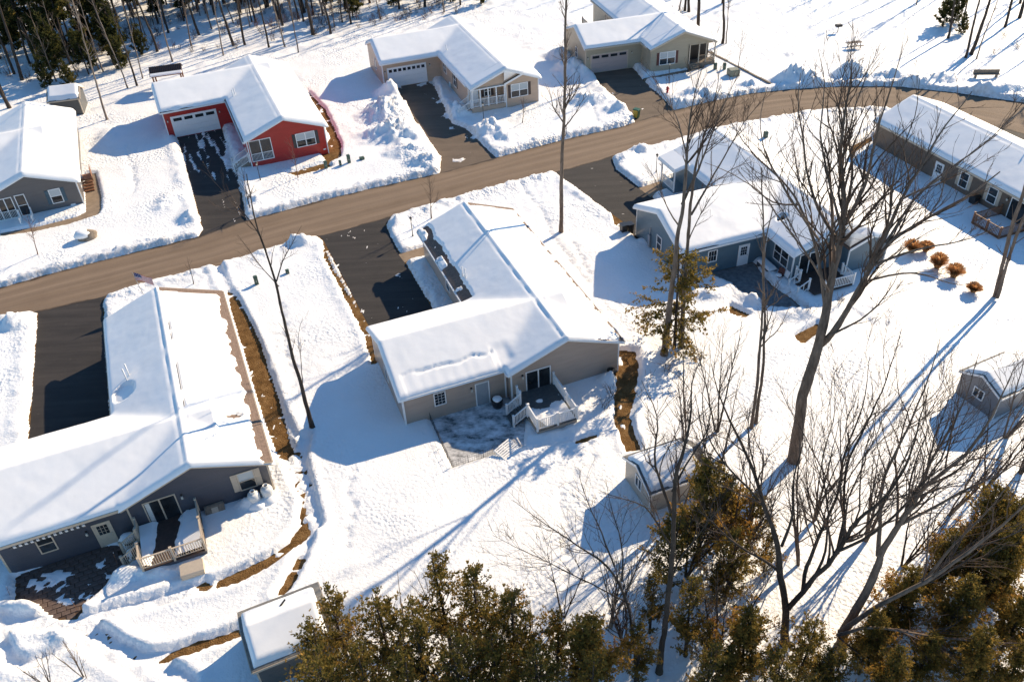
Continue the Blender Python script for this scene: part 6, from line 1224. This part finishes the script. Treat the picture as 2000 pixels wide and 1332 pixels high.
def evergreen_proto(key, h, rad, n_br, spr, m, bark_m='bark_dark', **kw):
    lines, V_, tt = evergreen_mesh(sum(map(ord, key)), h, rad, n_br, spr, m, **kw)
    rg = np.random.default_rng(1); tr = wander(rg, (0, 0, -0.2), (0, 0, 1), h * 1.0 + 0.2, 0.011 * h + 0.05, 0.02, 10, 0.015, 0.05)
    a = tubes_mesh([tr], 'trunk', M[bark_m], None, 7); br = tubes_mesh(lines, 'branches', M['twig'], None, 3); f = np_mesh('crown', V_, np.arange(len(V_)).reshape(-1, 4), M[m], None, False)
    t_ = f.data.attributes.new('tint', 'FLOAT', 'FACE'); t_.data.foreach_set('value', tt.astype(np.float32)); EV[key] = (a.data, br.data, f.data)
    for o in (a, br, f): bpy.data.objects.remove(o)
def evergreen(key, name, loc, rz, s, label, group=None, sx=1.0):
    if label == 'dark pine in the wood behind the houses': label = {'pine_a': 'high crowned dark pine', 'pine_b': 'full skirted dark pine', 'pine_c': 'low bushy dark pine'}[key] + ' in the wood behind the houses'
    e = empty(name, loc, rz, label, 'tree', group); e.scale = (s * sx, s * sx, s); a, br, f = EV[key]
    o = bpy.data.objects.new('trunk', a); link(o, e); o = bpy.data.objects.new('crown', f); link(o, e); o['kind'] = 'stuff'; q = bpy.data.objects.new('branches', br); link(q, o); q['kind'] = 'stuff'
    return e
evergreen_proto('cedar_a', 9.0, 2.3, 70, 6.5, 'cedar', leaf=0.155, gold=0.85, droop=0.0, crownpow=0.8, rise=0.75, tight=0.8, bare=0.08)
evergreen_proto('cedar_b', 8.0, 2.6, 70, 6.5, 'cedar', leaf=0.155, gold=0.72, droop=0.0, crownpow=0.7, rise=0.65, tight=0.8, bare=0.08)
evergreen_proto('cedar_c', 10.0, 2.8, 130, 9, 'cedar', leaf=0.17, gold=0.95, droop=0.0, crownpow=0.75, rise=0.7, tight=1.0)
evergreen_proto('hemlock', 9.5, 3.3, 60, 9, 'cedar', leaf=0.19, gold=0.55, droop=0.6, bare=0.18, crownpow=0.5, rise=0.2, tight=0.9)
evergreen_proto('pine_a', 15.0, 2.6, 60, 9, 'pine', leaf=0.40, gold=0.50, bare=0.38, crownpow=0.6, rise=0.3, tight=1.6)
evergreen_proto('pine_b', 11.0, 2.2, 55, 9, 'pine', leaf=0.38, gold=0.42, bare=0.15, crownpow=0.7, rise=0.3, tight=1.5)
evergreen_proto('pine_c', 5.0, 1.3, 40, 12, 'pine', leaf=0.26, gold=0.6, bare=0.05, crownpow=0.8, rise=0.4)
def top_px(key_h, px, py, yb): v = V(px, py, yb); return v
# (prototype, base px x, crown top px y, ground distance y in metres)
ce = [('cedar_a', 640, 1150, 25.2, 0), ('cedar_b', 735, 1165, 24.0, 0), ('cedar_a', 855, 1085, 25.5, 1), ('cedar_b', 925, 1115, 25.0, 2), ('cedar_a', 600, 1215, 23.0, 3), ('cedar_b', 1000, 1165, 24.0, 2), ('cedar_a', 1085, 1195, 24.0, 4), ('cedar_c', 1150, 1210, 22.5, 1), ('cedar_a', 800, 1180, 22.5, 5),
      ('cedar_c', 1390, 900, 31.0, 0), ('cedar_b', 1320, 1010, 29.0, 3), ('cedar_b', 1440, 1040, 28.0, 2), ('cedar_a', 1360, 1130, 25.0, 1), ('cedar_c', 1470, 1190, 23.5, 2), ('cedar_b', 1590, 1215, 23.0, 4), ('cedar_a', 1250, 1215, 23.5, 3),
      ('cedar_c', 1960, 950, 29.0, 0), ('cedar_c', 1870, 1040, 27.5, 1), ('cedar_c', 1990, 1030, 26.5, 3), ('cedar_c', 1790, 1110, 25.5, 2), ('cedar_c', 1900, 1130, 24.5, 4), ('cedar_c', 1720, 1200, 23.5, 5), ('cedar_c', 2020, 1150, 24.0, 2), ('cedar_b', 1640, 1265, 22.5, 0), ('cedar_b', 890, 1245, 21.5, 1), ('cedar_a', 700, 1260, 21.5, 2), ('cedar_c', 1830, 1240, 22.5, 1), ('cedar_b', 1050, 1270, 21.5, 0), ('cedar_c', 1930, 1230, 22.0, 3), ('cedar_c', 1760, 1270, 21.5, 4), ('cedar_b', 1530, 1275, 21.5, 2), ('cedar_a', 1400, 1260, 21.8, 1), ('cedar_b', 960, 1250, 22.2, 5), ('cedar_a', 780, 1275, 20.8, 3), ('cedar_c', 2010, 1260, 21.5, 5), ('cedar_b', 620, 1280, 21.0, 0), ('cedar_a', 1160, 1280, 21.0, 2), ('cedar_a', 1280, 1120, 26.5, 2), ('cedar_c', 2030, 960, 30.0, 2), ('cedar_b', 1480, 960, 31.0, 5)]
HT = {'cedar_a': 9.0, 'cedar_b': 8.0, 'cedar_c': 10.0}
rc = random.Random(77); ce = ce + [(k, px + rc.choice((-1, 1)) * rc.uniform(25, 60), pyt + rc.uniform(15, 90), yb + rc.uniform(-1.2, 1.2), r + 2) for (k, px, pyt, yb, r) in ce if 1250 < px and pyt < 1230]
for key, px, pyt, yb, rot in ce:
    v = V(px, pyt, yb); s = v[2] / HT[key]; lab, grp = (('golden brown cedar in the sparse clump at the yard end', 'cedars at the yard end') if px < 1200 else (('olive cedar in the thicket around the dark trunks', 'cedars around the dark trunks') if px < 1680 else ('dense golden cedar in the thick stand under the spreading limbs', 'dense golden cedars')))
    lab = lab.replace('cedar', {'cedar_a': 'slim airy cedar', 'cedar_b': 'broad airy cedar', 'cedar_c': 'full cedar'}[key], 1); lab = ('tall ' if s > 1.15 else ('short ' if s < 0.85 else '')) + lab
    evergreen(key, 'cedar_tree', (v[0], yb, 0), rot * 1.1, s, lab, grp, sx=0.95 / max(0.9, s))
b = base_of(1318, 690); evergreen('hemlock', 'hemlock_tree', (b[0], b[1] + 0.3, 0), 0.6, 0.98, 'sparse drooping hemlock with brown needles between two bare trunks')

# ------------------------------------------------------------------ the wood behind the houses
PT = []
def wood_proto(seed, h, r, m, start=0.45, dens=(0.9, 1.2, 1.5), lean=0.05):
    rg = np.random.default_rng(seed); P, R_ = wander(rg, (0, 0, -0.2), (rg.normal(0, lean), rg.normal(0, lean), 1), h, r, r * 0.2, 12, 0.03, 0.02)
    e = bare_tree('bare_tree', None, (0, 0, 0), [([tuple(p) for p in P], r, r * 0.2)], seed, m=m, maxlev=3, dens=dens, lfac=(0.19, 0.45, 0.5), spread=0.85, up=0.16, start=start, rmin=0.015)
    PT.append(e); return e
for k, (h, r, m) in enumerate(((15, 0.17, 'bark_dark'), (13, 0.12, 'bark_pale'), (17, 0.24, 'bark_dark'), (11, 0.09, 'bark'), (14, 0.14, 'bark_pale'), (12, 0.11, 'bark'))): wood_proto(500 + k, h, r, m, (0.45, 0.5, 0.5, 0.4, 0.45, 0.35)[k])
proto_used = set()
def plant(k, x, y, rz, s, label, group):
    if k in proto_used: e = copy_tree(PT[k])
    else: e = PT[k]; proto_used.add(k)
    e.location = (x, y, 0); e.rotation_euler = (0, 0, rz); e.scale = (s, s, s); look = ('tall dark', 'slim pale', 'thick dark', 'thin short grey', 'pale', 'slim grey')[k]
    if group and label: label = label.replace('tall ', '').replace('bare', look + ' bare', 1)
    tag(e, label, 'tree', group); e.name = 'bare_tree'; return e
W1 = ('bare trunk standing in the wood behind the red and charcoal houses', 'bare trees in the wood')
known = [(45, 161, 2), (112, 164, 5), (226, 131, 2), (270, 173, 0), (252, 178, 1), (280, 159, 1), (285, 96, 0), (309, 105, 0), (338, 126, 1), (374, 95, 5), (390, 73, 2), (437, 114, 1), (457, 93, 2), (480, 94, 0), (527, 98, 0), (558, 96, 1), (583, 107, 3), (612, 73, 2), (647, 70, 0), (686, 52, 0), (20, 215, 2), (8, 190, 0), (60, 130, 0), (85, 110, 5), (140, 130, 0), (170, 110, 2), (195, 140, 1), (330, 70, 0), (415, 60, 5), (500, 50, 0), (545, 40, 2), (700, 20, 0), (745, 42, 5), (780, 22, 0), (830, 18, 2), (868, 28, 1), (900, 16, 0), (722, 10, 0), (30, 100, 2), (240, 80, 0), (600, 20, 2), (575, 55, 3), (630, 35, 1), (470, 30, 2), (360, 45, 0), (150, 60, 2), (100, 50, 5)]
rw = random.Random(17)
for px, py, k in known:
    p = G(px, py); plant(k, p[0], p[1], rw.uniform(0, 6.28), rw.uniform(0.85, 1.15), *W1)
p = G(210, 237); plant(4, p[0], p[1], 0.4, 1.05, 'pale barked tree standing alone between charcoal and red houses', None)
for i in range(130):
    px = rw.uniform(-60, 950); py = rw.uniform(-60, 60 if px < 650 else 5); p = G(px, py)
    if p[1] > 190: continue
    plant(rw.choice((0, 1, 2, 3, 5, 0, 2)), p[0], p[1], rw.uniform(0, 6.28), rw.uniform(0.75, 1.1), *W1)
for i in range(70):
    px = rw.uniform(-20, 680); py = rw.uniform(-5, 165 if px < 230 else 100 - 0.06 * px); p = G(px, py)
    plant(rw.choice((1, 3, 5, 3, 1, 0)), p[0], p[1], rw.uniform(0, 6.28), rw.uniform(0.6, 1.05), *W1)
W2 = ('tall bare tree on the snowy slope beyond the road', 'bare trees on the slope')
for px, py, k in ((1362, 72, 2), (1411, 90, 0), (1419, 90, 3), (1345, 26, 2), (1338, 25, 0), (1325, 24, 5), (1884, 118, 0), (1895, 112, 2), (1905, 120, 1), (1850, 80, 0), (1790, 15, 3), (1960, 60, 0), (1990, 40, 2), (1930, 20, 5), (1990, 12, 0), (1880, 50, 1), (1410, 12, 0), (1800, -20, 0), (1500, -30, 2), (1580, -45, 0), (1650, -30, 5), (1700, -50, 2), (1750, -20, 0), (1430, -40, 1), (1380, -60, 0), (1850, -30, 2), (1980, -20, 0), (1080, -40, 2), (1180, -60, 0), (1250, -50, 5), (1010, -25, 1), (2060, 20, 2), (2080, 70, 0), (2120, 110, 2), (2040, -30, 5), *[(rw.uniform(2030, 2350), rw.uniform(-50, 130), rw.choice((0, 2, 1, 5))) for _ in range(16)], *[(rw.uniform(1250, 2050), rw.uniform(-95, -35), rw.choice((0, 2, 1, 5))) for _ in range(16)]):
    p = G(px, py); plant(k, p[0], p[1], rw.uniform(0, 6.28), rw.uniform(0.9, 1.2), *W2)
W3 = ('dark pine in the wood behind the houses', 'pines in the wood')
for i, (px, py, key, s) in enumerate(((30, 150, 'pine_a', 1.0), (75, 130, 'pine_a', 1.1), (15, 110, 'pine_a', 1.0), (120, 150, 'pine_b', 0.8), (150, 120, 'pine_a', 0.95), (175, 150, 'pine_b', 0.7), (60, 90, 'pine_a', 1.1), (110, 80, 'pine_a', 1.0), (200, 90, 'pine_a', 0.9), (255, 60, 'pine_a', 0.9), (310, 50, 'pine_a', 0.85), (230, 40, 'pine_a', 1.0), (160, 30, 'pine_a', 1.0), (360, 30, 'pine_b', 0.9), (420, 35, 'pine_a', 0.8), (300, 20, 'pine_a', 1.0), (520, 20, 'pine_a', 0.8), (480, 10, 'pine_b', 0.9), (690, 38, 'pine_b', 0.75), (675, 25, 'pine_b', 0.8), (770, 15, 'pine_c', 1.2), (815, 10, 'pine_b', 0.7), (20, 40, 'pine_a', 1.1), (85, 30, 'pine_a', 1.1), (140, 175, 'pine_c', 0.8), (95, 175, 'pine_c', 0.9), (280, 110, 'pine_c', 0.9), (880, 8, 'pine_c', 1.2), (600, 10, 'pine_b', 0.8), (0, 70, 'pine_a', 1.0), (390, 10, 'pine_a', 0.9), (560, -10, 'pine_a', 0.9), (650, 5, 'pine_b', 0.9), (940, 12, 'pine_c', 0.9))):
    p = G(px, py); evergreen(key, 'pine_tree', (p[0], p[1], 0), i * 1.3, s, *W3)
for i in range(74):
    px = rw.uniform(-30, 720) if i < 40 else rw.uniform(-30, 320); py = rw.uniform(-45, 70 - 0.06 * px) if px > 250 else rw.uniform(-40, 150); p = G(px, py)
    evergreen(rw.choice(('pine_a', 'pine_b', 'pine_b', 'pine_c')), 'pine_tree', (p[0], p[1], 0), rw.uniform(0, 6.28), rw.uniform(0.6, 1.0), *W3)
for px, py, s in ((1860, 50, 1.0), (1840, 55, 0.9), (1875, 70, 0.6)):
    p = G(px, py); evergreen('pine_c', 'pine_tree', (p[0], p[1], 0), px * 0.1, s, 'bushy dark evergreen beside the trunks on the open slope', 'evergreens on the slope')
# low brush at the wood's edge
W4 = ('low brown brush in the snow at the edge of the wood', 'brush at the wood edge')
BR = []
for k in range(3):
    rg = np.random.default_rng(700 + k); L_ = []
    for q in range(7):
        a = rg.uniform(0, 6.28); t = rg.uniform(0.3, 0.8); L_.append(([(rg.normal(0, 0.2), rg.normal(0, 0.2), 0), (math.cos(a) * t * 0.5, math.sin(a) * t * 0.5, 0.8), (math.cos(a) * t, math.sin(a) * t, rg.uniform(1.0, 1.7))], 0.022, 0.008))
    BR.append(bare_tree('brush', W4[0], (0, 0, 0), L_, 800 + k, m='twig_red' if k == 0 else 'twig', maxlev=3, dens=(2.5, 2.5, 2.5), lfac=(0.5, 0.5, 0.5), up=0.05, rmin=0.009, group=W4[1], cat='shrub', twig='twig_red' if k == 0 else 'twig'))
bu = set()
def brush(k, x, y, s):
    if k in bu: e = copy_tree(BR[k])
    else: e = BR[k]; bu.add(k)
    e.location = (x, y, 0.1); e.scale = (s, s, s); e.rotation_euler = (0, 0, rw.uniform(0, 6.28)); return e
for i in range(280):
    px = rw.uniform(0, 900); py = rw.uniform(-10, 175 - 0.16 * px)
    if 300 < px < 620 and py > 108: continue
    p = G(px, py); brush(i % 3, p[0], p[1], rw.uniform(0.5, 1.3))
for px, py in ((1330, 30), (1310, 28), (1960, 80), (1985, 100), (1940, 110), (1300, 730), (1195, 780), (1180, 800), (1780, 390), (1740, 350), (1720, 340), (1370, 490), (1640, 600), (1580, 620)):
    p = G(px, py); e = brush(px % 3, p[0], p[1], 0.8)
    if py > 200: e['label'] = 'leafless garden shrub in the snow near a house wall'; e['group'] = 'leafless garden shrubs'; e.name = 'garden_shrub'
